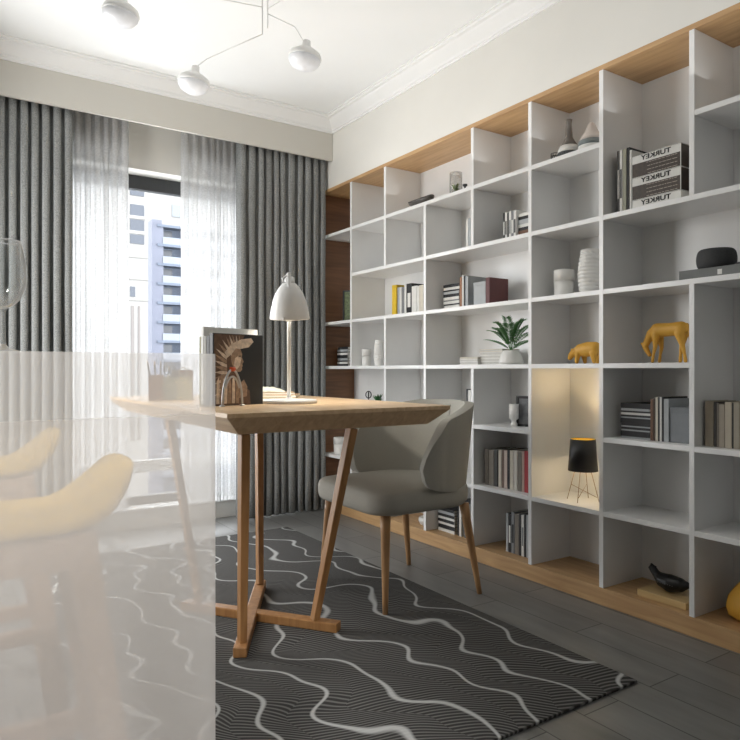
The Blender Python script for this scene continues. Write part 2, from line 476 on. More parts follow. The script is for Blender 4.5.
zz = lambda y: CAMZ + (370 - y) / F_PX * (facade_x(138, YB2) * SN + YB2 * CS) + 30
def wpx(a, b, ya, yb, name='window', m=None):
    MB().box((facade_x(a, YB2) - x0, -.12, zz(yb)), (facade_x(b, YB2) - x0, .02, zz(ya))).build(name, m or M_bdark, bw)
for ya, yb in ((188, 196), (205, 216), (220, 231), (235, 244)): wpx(130, 144, ya, yb)
for ya in (216, 231): wpx(128, 146, ya, ya + 3, 'sill', M_bwhite)
wpx(130, 135, 287, 297)
for ya in (257, 279, 300): wpx(100, 148, ya, ya + 1, 'ledge', mat('grey_ledge', (90, 89, 86), .8))
wpx(131, 134, 306, 440, 'pipe', mat('beige_pipe', (80, 76, 74), .8)); wpx(138, 140, 306, 440, 'pipe', mat('beige_pipe', (80, 76, 74), .8))
YB3 = 130.0
bx0 = facade_x(60, YB3); bx1 = facade_x(260, YB3)
bb = thing('background_block', 'broad white apartment block behind the blue balconies', 'building', (bx0, YB3, -30))
MB().box((0, 0, 0), (bx1 - bx0, 8, 71)).build('wall', M_bwhite, bb)
for k in range(3):
    MB().box((facade_x(172, YB3) - bx0, -.15, 56 + k * 5), (facade_x(190, YB3) - bx0, .02, 58.4 + k * 5)).build('window', mat('pale_window', (84, 90, 96), .4), bb)
struct(MB().box((-150, 30, -31), (200, 260, -30)).build('ground', mat('street', (60, 60, 58), .9)))

# ------------------------------------------------------------------ bookcase
PITCH_Y = .3829
def VY(k): return 3.639 - PITCH_Y * k
def RZ(r): return .071 + .2986 * (7 - r)           # centre height of row board r
TH = .020
XBK = 2.520
bc = thing('bookcase', 'wall-wide white open bookcase with oak top, oak plinth and uneven cells', 'bookcase', (XS, 0, 0))
def bpart(name, a, b, m, bev=.0012):
    MB().box((a[0] - XS, a[1], a[2]), (b[0] - XS, b[1], b[2])).build(name, m, bc, bevel=bev)
KEND = 8
ytop, ybot = VY(-1) + TH / 2, VY(KEND) - TH / 2
bpart('top_board', (XS, ybot, RZ(0)), (XB - .002, ytop, RZ(0) + .02), M_oak)
bpart('plinth', (XS, ybot, .0005), (XB - .002, ytop, RZ(7)), M_oak)
bpart('back_panel', (XBK, ybot, RZ(7)), (XB - .002, ytop, RZ(0)), M_white, 0)
bpart('end_panel', (XS, VY(-1) - TH / 2, RZ(7)), (XBK, VY(-1) + TH / 2, RZ(0)), M_oakend)
bpart('end_panel', (XS, VY(8) - TH / 2, RZ(7)), (XBK, VY(8) + TH / 2, RZ(0)), M_white)
vert = {0: [(0, 4), (6, 7)], 1: [(0, 2), (3, 7)], 2: [(1, 7)], 3: [(0, 2), (4, 7)], 4: [(0, 7)], 5: [(0, 7)], 6: [(0, 2), (3, 7)], 7: [(0, 3), (4, 7)]}
for k, spans in vert.items():
    for r0, r1 in spans:
        bpart('divider', (XS, VY(k) - TH / 2, RZ(r1) + (0 if r1 == 7 else TH / 2)), (XBK, VY(k) + TH / 2, RZ(r0) - (0 if r0 == 0 else TH / 2)), M_white)
# row board r from divider a to divider b
hor = {1: [(-1, 5), (6, 8)], 2: [(0, 8)], 3: [(-1, 8)], 4: [(-1, 6), (7, 8)], 5: [(-1, 1), (2, 4), (5, 8)], 6: [(-1, 8)]}
for r, spans in hor.items():
    for a, b in spans:
        # boards run in one piece through the dividers they cross; divider edges stand a hair proud
        bpart('shelf', (XS + .0008, VY(b) + TH / 2, RZ(r) - TH / 2), (XBK, VY(a) - TH / 2, RZ(r) + TH / 2), M_white)
def top(r): return (RZ(r) if r == 7 else RZ(r) + TH / 2) + .0004

# ------------------------------------------------------------------ rug, curtains, sheers
tag(MB().box((.345, 1.235, .0005), (1.79, 3.60, .010)).build('rug', M_rug, bevel=.003),
    'charcoal rug with fine ribs and pale wandering lines under the desk', 'rug')

def pleat(x0, x1, y, z0, z1, waves, amp, jit=.25, flare=0.0, seed=1, steps=10):
    """hanging cloth; folds keep their lines from top to hem and loosen a little downward"""
    rnd = random.Random(seed)
    n = waves * steps
    ph = [0.0]
    for i in range(waves): ph.append(ph[-1] + 1 + rnd.uniform(-jit, jit))
    T = ph[-1]; am = [rnd.uniform(.75, 1.15) for _ in range(waves + 1)]
    zs = [z1 - (z1 - z0) * t / 14 for t in range(15)]
    vs = []; fs = []
    for j, z in enumerate(zs):
        t = j / 14
        for i in range(n + 1):
            wv = i // steps; fr = (i % steps) / steps
            if wv >= waves: wv, fr = waves - 1, 1.0
            p = (ph[wv] + (ph[wv + 1] - ph[wv]) * fr) / T
            x = x0 + (x1 - x0) * p + flare * t * (p - .5)
            a = amp * am[wv] * (1 + .15 * t)
            yy = y - a * (2 * abs(math.sin(PI * fr)) ** .65 - 1) + .004 * math.sin(7 * z + wv)
            xx = x + .18 * (x1 - x0) / waves * math.sin(4 * PI * fr)
            vs.append((xx, yy, z))
    for j in range(14):
        for i in range(n):
            fs.append((j*(n+1)+i, (j+1)*(n+1)+i, (j+1)*(n+1)+i+1, j*(n+1)+i+1))
    return MB().add(vs, fs, 0, True)
def solid(o, t):
    m = o.modifiers.new('thickness', 'SOLIDIFY'); m.thickness = t; return o
o = pleat(-.35, .655, 3.945, .012, 2.50, 19, .026, .12, seed=3).build('curtain', M_curtain)
solid(o, .002); tag(o, 'grey pleated curtain hanging at the left end of the window', 'curtain')
o = pleat(1.615, 2.245, 3.945, .012, 2.50, 11, .028, .3, seed=8).build('curtain', M_curtain)
solid(o, .002); tag(o, 'grey pleated curtain hanging beside the bookcase', 'curtain')
o = pleat(.50, .975, 4.035, .125, 2.50, 9, .014, .3, seed=11).build('sheer_curtain', M_sheer)
tag(o, 'white sheer curtain beside the left grey curtain', 'curtain')
o = pleat(1.285, 1.76, 4.035, .125, 2.50, 9, .014, .3, seed=12).build('sheer_curtain', M_sheer)
tag(o, 'white sheer curtain in front of the window, beside the right grey curtain', 'curtain')

# ------------------------------------------------------------------ desk
ZT = .815
tcx, tcy = 1.208, 2.745
hx, hy = .447, .800
dk = thing('desk', 'oak desk with undercut edges on crossed floor beams and slanted legs', 'desk', (tcx, tcy, 0))
m = MB()
lvls = [(hx - .062, hy - .062, ZT - .072), (hx, hy, ZT - .014), (hx, hy, ZT)]
vs = []
for a, b, z in lvls: vs += [(-a, -b, z), (a, -b, z), (a, b, z), (-a, b, z)]
fs = [(3, 2, 1, 0), (8, 9, 10, 11)]
for j in range(2):
    for i in range(4): fs.append((j*4+i, j*4+(i+1) % 4, (j+1)*4+(i+1) % 4, (j+1)*4+i))
m.add(vs, fs).build('tabletop', M_table, dk, bevel=.0015)
BZ0, BZ1 = .0105, .045
def W(x, y, z): return (x - tcx, y - tcy, z)
def beam(a, b, wd, z1=None):
    a = Vector((*a, 0)); b = Vector((*b, 0)); d = (b - a).normalized(); n = Vector((-d.y, d.x, 0)) * wd / 2
    p = [a + n, b + n, b - n, a - n]
    return MB().prism([(q.x - tcx, q.y - tcy) for q in p], BZ0, z1 or BZ1, plane='XY')
beam((.842, 2.042), (1.192, 2.655), .045).build('floor_beam', M_tleg, dk, bevel=.004)
m = beam((1.225, 2.055), (.835, 2.585), .045, BZ1 - .0012)
m.build('floor_beam', M_tleg, dk, bevel=.004)
for bot, tp in (((.868, 2.085), (.85, 2.025)), ((1.165, 2.125), (1.262, 2.025)), ((1.162, 2.600), (1.27, 2.85)), ((.875, 2.53), (.86, 2.865))):
    MB().bar(W(*bot, BZ1 - .001), W(*tp, ZT - .072), .025, .030, w2=.031, t2=.037).build('leg', M_tleg, dk, bevel=.003)

# ------------------------------------------------------------------ chair
ch = thing('dining_chair', 'grey upholstered chair with wrap-around back and slanted beech legs', 'chair', (1.70, 2.35, 0), rotz=0)
def rrect(hx, hy, rf, rb, n=8):
    pts = []
    for cx, cy, r, a0 in ((hx - rb, hy - rb, rb, 0), (-hx + rf, hy - rf, rf, 90), (-hx + rf, -hy + rf, rf, 180), (hx - rb, -hy + rb, rb, 270)):
        for i in range(n + 1):
            a = math.radians(a0 + 90 * i / n); pts.append((cx + r * math.cos(a), cy + r * math.sin(a)))
    return pts
m = MB(); rings = []
N_ = 36
for z, s in ((.382, .86), (.386, .95), (.400, .99), (.42, 1.0), (.445, 1.0), (.462, .985), (.472, .95), (.478, .86), (.482, .6), (.484, .3)):
    pts = rrect(.275 * s, .275 * s, .10 * s, .19 * s)
    rings.append([(x - .01, y, z) for x, y in pts])
vs = [p for r in rings for p in r]; nn = len(rings[0]); fs = []
for j in range(len(rings) - 1):
    for i in range(nn): fs.append((j*nn+i, j*nn+(i+1) % nn, (j+1)*nn+(i+1) % nn, (j+1)*nn+i))
fs.append(tuple(reversed(range(nn)))); fs.append(tuple((len(rings)-1)*nn + i for i in range(nn)))
seat = m.add(vs, fs, 0, True).build('seat', M_chair, ch)
# wrap-around shell: plan curve is a U, the rim falls toward both wings
def shell(t):            # t in -1..1 along the U
    a = abs(t); sg = 1 if t >= 0 else -1
    Lc = .56             # share of the arc on the round back
    R = .262
    if a < Lc:
        th = a / Lc * PI / 2
        x = -.01 + .0 + R * math.cos(th); y = R * math.sin(th)
        x = .03 + R * math.cos(th) * .93
    else:
        q = (a - Lc) / (1 - Lc)
        x = .03 - .108 * q; y = R + .012 * math.sin(q * PI) 
    return x, sg * y
NS, NV = 44, 12
vs = []; fs = []
def rim(t):
    a = abs(t)
    tp = .812 - .012 * a - .20 * max(0, (a - .22) / .78) ** 1.5
    bt = .455 + .035 * max(0, (a - .45) / .55) ** 1.5
    e = max(0, (a - .84) / .16)
    k = math.sqrt(max(0, 1 - e * e))
    mid = .555
    if e > 0:
        tp = mid + (tp - mid) * (k * .93 + .07); bt = mid + (bt - mid) * (k * .93 + .07)
    return tp, bt
for i in range(NS + 1):
    t = -1 + 2 * i / NS
    x, y = shell(t); tp, bt = rim(t)
    for j in range(NV + 1):
        q = j / NV; z = bt + (tp - bt) * q
        o_ = .038 * (z - .46) / .35            # leans outward toward the rim
        r = math.hypot(x - .0, y) or 1
        back = max(0, 1 - abs(t) / .7)
        vs.append((x + o_ * (x / r if x > 0 else 0) * (1 + .3 * back), y + o_ * .55 * (y / r), z))
for i in range(NS):
    for j in range(NV): fs.append((i*(NV+1)+j, (i+1)*(NV+1)+j, (i+1)*(NV+1)+j+1, i*(NV+1)+j+1))
bk = MB().add(vs, fs, 0, True).build('backrest', M_chair, ch)
md = bk.modifiers.new('thickness', 'SOLIDIFY'); md.thickness = .040; md.offset = 0
md = bk.modifiers.new('round', 'BEVEL'); md.width = .014; md.segments = 3; md.limit_method = 'ANGLE'; md.angle_limit = 1.0
# seam down the middle of the back and piping along the rim
M_pipe = mat('upholstery_seam', (120, 118, 110), .8)
xs, ys = shell(0); tp, bt = rim(0)
MB().tube([(xs - .0215 + .05 * (z - .46) / .35, 0, z) for z in [bt + .02 + (tp - bt - .04) * q / 8 for q in range(9)]], .0013, 6).build('seam', M_pipe, ch)
for (tx, ty, bx, by, zf) in ((-.215, -.215, -.19, -.18, .0105), (-.215, .215, -.19, .18, .0105), (.19, -.215, .255, -.235, .0003), (.19, .215, .255, .235, .0003)):
    kx = 1
    a = Vector((tx, ty, .384)); b = Vector((bx if bx < 0 else .262, by if bx > 0 else by * 1.33, zf))
    if bx < 0: b = Vector((-.24, math.copysign(.25, by), zf))
    else: b = Vector((.248, math.copysign(.25, by), zf))
    pts = [a + (b - a) * q / 6 for q in range(7)]
    MB().tube(pts, [.021 - .0105 * q / 6 for q in range(7)], 14).build('leg', M_cleg, ch)

# ------------------------------------------------------------------ desk lamp
lx, ly = 1.224, 2.45
lp = thing('desk_lamp', 'white desk lamp with bell shade standing on the oak desk', 'lamp', (lx, ly, ZT + .0004), rotz=0)
MB().lathe([(.0, 0), (.112, 0), (.115, .003), (.115, .010), (.110, .014), (.02, .016), (.012, .022), (0, .022)], 48).build('base', M_lampw, lp)
MB().tube([(0, 0, .02), (0, 0, .512)], .008, 14).build('pole', M_lampw, lp)
m = MB().tube([(0, 0, .333), (0, 0, .35)], .0125, 14)
m.tube([(0, 0, .341), (-.026, -.01, .341)], .0035, 8); m.lathe([(0, -.007), (.007, -.007), (.007, .007), (0, .007)], 12, (-.028, -.011, .341))
m.build('collar', M_lampw, lp)
tl = Matrix.Translation((-.004 + SN * .032, CS * .032, .498)) @ Matrix.Rotation(math.radians(9), 4, Vector((CS, -SN, 0)))
outer = [(.018, 0), (.028, -.006), (.042, -.022), (.058, -.048), (.069, -.078), (.076, -.108), (.081, -.135), (.083, -.150)]
inner = [(r - .002, z - .001) for r, z in reversed(outer)]
MB().lathe(outer + [(.082, -.153)] + inner, 48, M=tl).build('lamp_shade', M_lampw, lp)
m = MB().lathe([(0, .040), (.008, .038), (.010, .030), (.007, .024), (.018, .014), (.022, .004), (.020, -.004), (.0, -.004)], 24, M=tl)
m.tube([tl @ Vector((.024, .0, -.006)), tl @ Vector((.028, .01, .016)), tl @ Vector((.0, .02, .03)), tl @ Vector((-.026, .01, .016)), tl @ Vector((-.024, 0, -.006))], .003, 8)
m.build('cap', M_lampw, lp)

# ------------------------------------------------------------------ things on the desk
ZD = ZT + .0004
M_cover_dark = mat('dark_book_cover', (34, 36, 38), .4)
M_coverw = mat('white_book_cover', (240, 240, 236), .5, var=.01)
# row of standing books; local x runs along the cover, y goes back
ang = math.atan2(2.438 - 2.372, 1.099 - .873)
def book_up(name, label, off, wd, ht, th, mcov, group=None, x0=0.0):
    c, s = math.cos(ang), math.sin(ang)
    t = thing(name, label, 'book', (.873 + x0 * c - off * s, 2.372 + x0 * s + off * c, ZD), rotz=ang, group=group)
    cv = MB().box((0, 0, 0), (wd, .003, ht)).box((0, th - .003, 0), (wd, th, ht)).box((0, .003, 0), (.003, th - .003, ht))
    cv.build('cover', mcov, t, bevel=.0006)
    MB().box((.0032, .0032, .003), (wd - .004, th - .0032, ht - .003)).build('pages', M_paper, t)
    return t
bk1 = book_up('photo_book', 'large dark book with a sepia portrait of a person in feathers on its cover', 0, .240, .272, .022, M_cover_dark)
# cover picture: a person in profile with a feather headdress, sepia on black
M_s1 = mat('sepia_light', (222, 206, 188), .5, var=.25, scale=60); M_s2 = mat('sepia_mid', (168, 142, 120), .5, var=.3, scale=70)
M_s3 = mat('sepia_dark', (106, 82, 66), .5, var=.3, scale=70)
pic = MB()
def cov(pts, mi, lv): 
    n = len(pts); pic.prism([(p[0] * .240, p[1] * .272) for p in pts], -.0002 - .00008 * lv, -.00001, mi, plane='XZ')
cov([(.02, .01), (.02, .99), (.62, .99), (.5, .8), (.42, .5), (.55, .3), (.72, .2), (.74, .01)], 2, 0)
rf = random.Random(4)
for i in range(17):                                     # feathers fanning back from the brow
    a = math.radians(88 + i * 8.2); cx, cy = .50 - .012 * i, .76 - .028 * i
    ln = .40 + .05 * rf.random(); wd = .026
    dx, dy = math.cos(a), math.sin(a) * .9; nx, ny = -dy, dx
    tip = (max(.03, min(.95, cx + dx * ln)), max(.02, min(.985, cy + dy * ln)))
    p = [(cx - nx * wd * .5, cy - ny * wd * .5), (cx + (tip[0] - cx) * .6 - nx * wd, min(.985, cy + (tip[1] - cy) * .6 - ny * wd)), tip,
         (cx + (tip[0] - cx) * .6 + nx * wd, min(.985, cy + (tip[1] - cy) * .6 + ny * wd)), (cx + nx * wd * .5, cy + ny * wd * .5)]
    p = [(max(.02, q[0]), q[1]) for q in p]
    cov(p, 0 if i % 2 else 1, 1 + i * .2)
cov([(.22, .74), (.36, .86), (.55, .93), (.75, .95), (.80, .90), (.70, .82), (.52, .79), (.38, .74), (.28, .66)], 0, 5)   # brim
cov([(.36, .72), (.44, .80), (.53, .79), (.565, .72), (.56, .67), (.60, .61), (.57, .585), (.575, .55), (.56, .53), (.565, .50), (.53, .47), (.46, .47), (.38, .52), (.34, .60)], 1, 6)  # face
cov([(.42, .66), (.50, .70), (.55, .66), (.52, .56), (.46, .50), (.40, .56)], 0, 7)
cov([(.49, .695), (.545, .70), (.545, .685), (.49, .675)], 2, 8)
cov([(.26, .66), (.33, .70), (.36, .58), (.46, .44), (.56, .22), (.62, .05), (.50, .03), (.36, .30), (.27, .46)], 2, 7)      # braid
for i in range(6):
    x = .06 + i * .075
    cov([(x, .03), (x + .01, .34 + .03 * (i % 3)), (x + .05, .40 - .02 * (i % 2)), (x + .065, .28), (x + .058, .03)], i % 2, 8)
cov([(.50, .10), (.52, .30), (.60, .36), (.67, .26), (.66, .12)], 1, 9)
pic.build('cover_picture', [M_s1, M_s2, M_s3], bk1)
book_up('black_book', 'thin black book standing right behind the dark portrait book', .0235, .245, .262, .016, M_cover_dark)
b = book_up('grey_book', 'grey book standing between the black book and the tall white book', .041, .225, .262, .022, mat('grey_cover', (150, 148, 140), .5))
b = book_up('white_book', 'tall white book standing at the back of the desk row', .0640, .262, .298, .016, M_coverw, x0=.004)
b = book_up('olive_book', 'slim olive book behind the tall white book', .0805, .20, .262, .010, mat('olive_cover', (150, 146, 98), .5), x0=.004)
# silver arch in front
st = thing('arch_bookend', 'silver arch-shaped ornament with an orange ring on top, before the portrait book', 'ornament', (.938, 2.345, ZD), rotz=ang)
arch = [(-.046 * (1 - .0 * i), 0, 0) for i in range(1)]
def arch_pts(wd, h, z0=0, pw=2.4):
    pts = []
    for i in range(25):
        a = PI * i / 24
        c_ = math.cos(a); s_ = math.sin(a)
        pts.append((-math.copysign(abs(c_) ** (2 / pw), c_) * wd, 0, z0 + (abs(s_) ** (2 / pw)) * (h - z0)))
    return pts
M_silver = mat('brushed_silver', (200, 200, 202), .3, metal=.9)
MB().tube([(x, y, z + .004) for x, y, z in arch_pts(.046, .132, 0, 1.9)], .0045, 10).build('arch', M_silver, st)
ip = [p for p in arch_pts(.041, .110, 0, 2.0) if p[2] > .062]
MB().tube(ip, .0042, 10).build('crossbar', M_silver, st)
MB().lathe([(.0, 0), (.010, 0), (.010, .005), (0, .006)], 16, (-.046, 0, 0)).build('foot', M_silver, st)
MB().lathe([(0, 0), (.010, 0), (.010, .005), (0, .006)], 16, (.046, 0, 0)).build('foot', M_silver, st)
MB().tube([(-.009, 0, .1375), (.009, 0, .1375)], .0085, 12).build('ring', mat('orange_ring', (214, 84, 34), .4), st)
# pencil box
pb = thing('pencil_box', 'open leather desk organiser with pockets near the window end of the desk', 'organiser', (.915, 3.03, ZD), rotz=math.radians(-22))
M_lea = mat('tan_leather', (150, 112, 84), .6, var=.12); M_lea2 = mat('olive_leather', (150, 150, 128), .6, var=.1)
def cup(x0, x1, h, m, y0=-.04, y1=.04):
    q = MB(); t_ = .003
    q.box((x0, y0, 0), (x1, y1, t_)).box((x0, y0, t_), (x1, y0 + t_, h)).box((x0, y1 - t_, t_), (x1, y1, h))
    q.box((x0, y0 + t_, t_), (x0 + t_, y1 - t_, h)).box((x1 - t_, y0 + t_, t_), (x1, y1 - t_, h))
    return q.build('pocket', m, pb, bevel=.0008)
cup(-.092, -.030, .112, M_lea); cup(-.0295, .030, .104, M_lea2); cup(.0305, .092, .104, mat('cream_leather', (196, 190, 160), .6))
cup(.0, .092, .135, mat('brown_leather', (128, 92, 72), .6), .041, .10)
cR, sR = math.cos(math.radians(-22)), math.sin(math.radians(-22))
def in_box(x, y): return (.915 + x * cR - y * sR, 3.03 + x * sR + y * cR, ZD + .0036)
for i, (x, y, tx, ty, lab) in enumerate(((-.075, .0, -.022, .012, 'dark pencil leaning furthest left in the leather organiser'), (-.06, -.01, -.012, -.01, 'dark pencil leaning second from left in the leather organiser'),
                             (-.045, .01, .004, .012, 'dark upright pencil standing third from left in the leather organiser'))):
    q = in_box(x, y)
    p = thing('pencil', lab, 'pencil', q, group='pencils in the desk organiser')
    MB().tube([(0, 0, 0), (tx, ty, .158)], .0038, 6).build('barrel', mat('pencil_dark', (70, 62, 58), .5), p)
    MB().tube([(tx, ty, .158), (tx * 1.08, ty * 1.08, .172)], [.0038, .0006], 6).build('tip', mat('pencil_tip', (196, 160, 120), .6), p)
q = in_box(-.005, 0)
p = thing('scissors', 'dark scissors standing handles up in the middle pocket of the organiser', 'scissors', q)
MB().bar((-.006, 0, 0), (.004, 0, .11), .010, .002, w2=.014).bar((.006, 0, 0), (-.004, .002, .11), .010, .002, w2=.014).build('blades', M_silver, p)
for sx in (-1, 1):
    MB().tube([(sx * .013 + .012 * math.cos(a), .002, .130 + .02 * math.sin(a)) for a in [2 * PI * k / 16 for k in range(16)]], .0032, 8, closed=True).build('handle', M_black, p)
for x, lab in ((.055, 'pale key ring loop standing in the cream pocket of the organiser'),):
    q = in_box(x, 0)
    o = MB().tube([(.018 * math.cos(a), .0, .122 + .020 * math.sin(a)) for a in [2 * PI * k / 20 for k in range(20)]], .0028, 8, closed=True)
    o.tube([(0, 0, 0), (0, 0, .103)], .003, 8)
    tag(o.build('brass_loop', mat('pale_brass', (200, 196, 180), .4, metal=.3), loc=q), lab, 'ornament')
# magazines lying behind the lamp, with a crumpled cloth on them
M_mag = [mat('magazine_cream', (206, 200, 184), .5), mat('magazine_tan', (170, 140, 108), .5), mat('magazine_olive', (148, 146, 76), .5)]
mz = ZD
MX, MY = 1.30, 2.84
for i, (dx, dy, hx_, hy_, th, mm, rz, lab) in enumerate(((0, 0, .145, .11, .010, 2, 4, 'olive magazine at the bottom of the flat pile behind the desk lamp'),
        (.01, .0, .14, .105, .012, 1, -3, 'tan magazine in the middle of the flat pile behind the desk lamp'),
        (-.005, .005, .135, .10, .010, 1, 6, 'pale brown magazine on top of the flat pile behind the desk lamp'))):
    t = thing('magazine', lab, 'magazine', (MX + dx, MY + dy, mz), rotz=math.radians(rz - 30), group='magazines lying behind the desk lamp')
    MB().box((-hx_, -hy_, 0), (hx_, hy_, .0012)).box((-hx_, -hy_, th - .0012), (hx_, hy_, th)).build('cover', M_mag[mm], t)
    MB().box((-hx_ + .001, -hy_ + .001, .0013), (hx_ - .001, hy_ - .001, th - .0013)).build('pages', M_paper, t)
    mz += th + .0004
rc = random.Random(5); vs = []; fs = []
n1, n2 = 22, 12
for j in range(n2 + 1):
    for i in range(n1 + 1):
        u = i / n1 - .5; v = j / n2 - .5
        e = max(0, 1 - (2 * abs(u)) ** 3) * max(0, 1 - (2 * abs(v)) ** 3)
        vs.append((u * .20, v * .13, .0015 + e * (.012 + .012 * rc.random())))
for j in range(n2):
    for i in range(n1): fs.append((j*(n1+1)+i, j*(n1+1)+i+1, (j+1)*(n1+1)+i+1, (j+1)*(n1+1)+i))
o = MB().add(vs, fs, 0, True).build('crumpled_cloth', mat('cream_cloth', (214, 214, 198), .9, var=.1), loc=(MX - .01, MY, mz), rotz=math.radians(-28))
solid(o, .0015); tag(o, 'crumpled cream cloth lying on the magazines behind the desk lamp', 'cloth')

# ------------------------------------------------------------------ bar counter, wine glass, stools
ct = thing('bar_counter', 'see-through milky bar counter at the left front of the room', 'counter', (.337, .92, 0))
MB().box((-1.5, -.014, .0005), (0, 0, .8875)).build('front_panel', M_frost, ct)
MB().box((-1.5, -.014, .888), (0, 0, .973)).build('worktop_edge', M_edge, ct)
MB().box((-1.5, .0005, .888), (0, 1.03, .972)).build('worktop', M_slab, ct, bevel=.001)
MB().box((-1.5, .0005, .0005), (-1.48, 1.03, .887)).build('end_panel', M_frost, ct)
gx, gy = .079, .975
u = (3.5 - 370) / F_PX
gy = .965; gx = gy * (SN + CS * u) / (CS - SN * u)
wg = thing('wine_glass', 'empty stemmed wine glass standing on the bar counter', 'glass', (gx, gy, .9725))
GS = .86
def gl(p): return [(r * GS, z * .845) for r, z in p]
MB().lathe(gl([(0, 0), (.026, 0), (.0265, .0012), (.020, .003), (.008, .006), (.0035, .012)]), 40).build('foot', M_wine, wg)
MB().lathe(gl([(.0035, .0125), (.0026, .03), (.0024, .055), (.003, .062), (.0045, .0655)]), 24).build('stem', M_wine, wg)
go = gl([(.0045, .066), (.012, .070), (.022, .080), (.029, .096), (.0315, .112), (.031, .128), (.028, .146), (.0245, .162), (.0235, .168)])
MB().lathe(go + [(.0198, .1419)] + [(max(.001, r - .0012), z + .0008) for r, z in reversed(go)], 48).build('bowl', M_wine, wg)

M_stool = wood('stool_beech', (178, 144, 118), (200, 166, 140), axis=2, rough=.5)
M_cush = fabric('yellow_upholstery', (234, 190, 72), 500, .05, .1, .8)
def make_stool(x, y, label):
    t = thing('bar_stool', label, 'stool', (x, y, 0), group='bar stools under the counter')
    n = 40; vs = []; fs = []; nr = 12
    for i in range(n + 1):
        q = -1 + 2 * i / n; a = abs(q)
        xx = .255 * math.copysign(min(1, a), q)
        lift = .088 * max(0, (a - .56) / .44) ** 1.25
        ztop = .730 + .004 * a + lift; zbot = .694 + max(0, (a - .62) / .38) ** 2.6 * .085
        th_ = (ztop - zbot) / 2; mid = (ztop + zbot) / 2
        k = math.sqrt(max(0.0, 1 - max(0, (a - .86) / .14) ** 2)); k = max(k, .04)
        for j in range(nr):
            an = 2 * PI * j / nr + PI / 12
            cy_, cz_ = math.cos(an), math.sin(an)
            py = math.copysign(abs(cy_) ** .45, cy_) * .118 * (1 - .12 * a) * (.6 + .4 * k)
            pz = math.copysign(abs(cz_) ** .7, cz_) * th_ * k
            vs.append((xx, py, mid + pz))
    for i in range(n):
        for j in range(nr): fs.append((i*nr+j, i*nr+(j+1) % nr, (i+1)*nr+(j+1) % nr, (i+1)*nr+j))
    fs.append(tuple(range(nr))); fs.append(tuple(n*nr + j for j in range(nr)))
    MB().add(vs, fs, 0, True).build('seat', M_cush, t, sub=1)
    for sx in (-1, 1):
        for sy in (-1, 1):
            MB().bar((sx * .165, sy * .075, .696), (sx * .262, sy * .115, .0006), .046, .034, w2=.036, t2=.03).build('leg', M_stool, t, bevel=.004)
    for sy in (-1, 1):
        MB().box((-.15, sy * .078 - .012, .640), (.15, sy * .078 + .012, .694)).build('apron_rail', M_stool, t, bevel=.003)
        MB().box((-.20, sy * .095 - .011, .30), (.20, sy * .095 + .011, .335)).build('stretcher', M_stool, t, bevel=.003)
    for sx in (-1, 1):
        MB().box((sx * .206 - .011, -.09, .375), (sx * .206 + .011, .09, .41)).build('stretcher', M_stool, t, bevel=.003)
    return t
st1 = make_stool(.03, 1.20, 'bar stool with yellow saddle seat, the nearer one under the counter')
copy_tree(st1, (.02, 1.86, 0), 'bar stool with yellow saddle seat, the one further back toward the curtain')

# ------------------------------------------------------------------ pendant lamp
PX_, PY_ = None, None
def at_px(px, py, t):
    """world point on the sight line through a photo pixel at depth t (built positions)"""
    u = (px - 370) / F_PX
    return Vector((t * (SN + CS * u), t * (CS - SN * u), CAMZ + (370 - py) / F_PX * t))
ctr = at_px(265, 20, 2.70); ctr.z = 0
pn = thing('pendant_lamp', 'white spider ceiling lamp with several dish shades on bent rods', 'lamp', (ctr.x, ctr.y, HC))
def loc_(v): return Vector((v.x - ctr.x, v.y - ctr.y, v.z - HC))
MB().lathe([(0, 0), (.06, 0), (.06, -.018), (.05, -.024), (0, -.024)], 32).build('ceiling_rose', M_lampw, pn)
z1 = at_px(262, 35, 2.70).z - HC
MB().tube([(-.012, 0, -.02), (-.012, 0, z1)], .003, 8).tube([(.012, 0, -.02), (.012, 0, z1 + .03)], .003, 8).build('stem', M_lampw, pn)
shades = [((194, 79), 2.90, (-.012, 0, z1), (207, 59)), ((305, 56), 2.75, (.012, 0, z1 + .09), (295, 27)), ((121, 2), 2.55, (-.012, 0, z1 + .11), (150, -14)),
          ((395, -40), 2.5, (.012, 0, z1 + .11), (380, -60))]
M_bulb, nt, p = newmat('bulb_glow'); p.inputs['Emission Color'].default_value = (1, .95, .88, 1); p.inputs['Emission Strength'].default_value = 4
for (sx, sy), t_, hub, (ex, ey) in shades:
    s = loc_(at_px(sx, sy, t_)); e = loc_(at_px(ex, ey, t_ - .03))
    e.z = min(e.z, -.03); s.z = min(s.z, e.z - .08)
    h = Vector(hub)
    MB().tube([h, h + (e - h) * .5 + Vector((0, 0, .0)), e, s + Vector((0, 0, .05))], .0021, 8).build('arm', M_lampw, pn)
    out = [(.008, .066), (.016, .062), (.018, .044), (.022, .032), (.045, .022), (.064, .008), (.070, -.008), (.068, -.014)]
    T_ = Matrix.Translation(s) @ Euler((.05, .12, 0)).to_matrix().to_4x4()
    sh = MB().lathe(out + [(r - .002, z - .001) for r, z in reversed(out)], 36, M=T_).build('lamp_shade', M_lampw, pn)
    MB().lathe([(0, .008), (.02, .002), (.05, -.008), (.067, -.012), (.066, -.024), (.055, -.040), (.03, -.054), (0, -.059)], 24, M=T_).build('bulb', mat('opal_glass', (238, 240, 244), .3), sh)

# the desk lamp is lit
pl = bpy.data.lights.new('desk_lamp_light', 'POINT'); pl.energy = 9; pl.color = (1, .93, .82); pl.shadow_soft_size = .03
po = bpy.data.objects.new('desk_lamp_light', pl); C.objects.link(po); po.location = (lx + .03, ly + .04, ZT + .40)

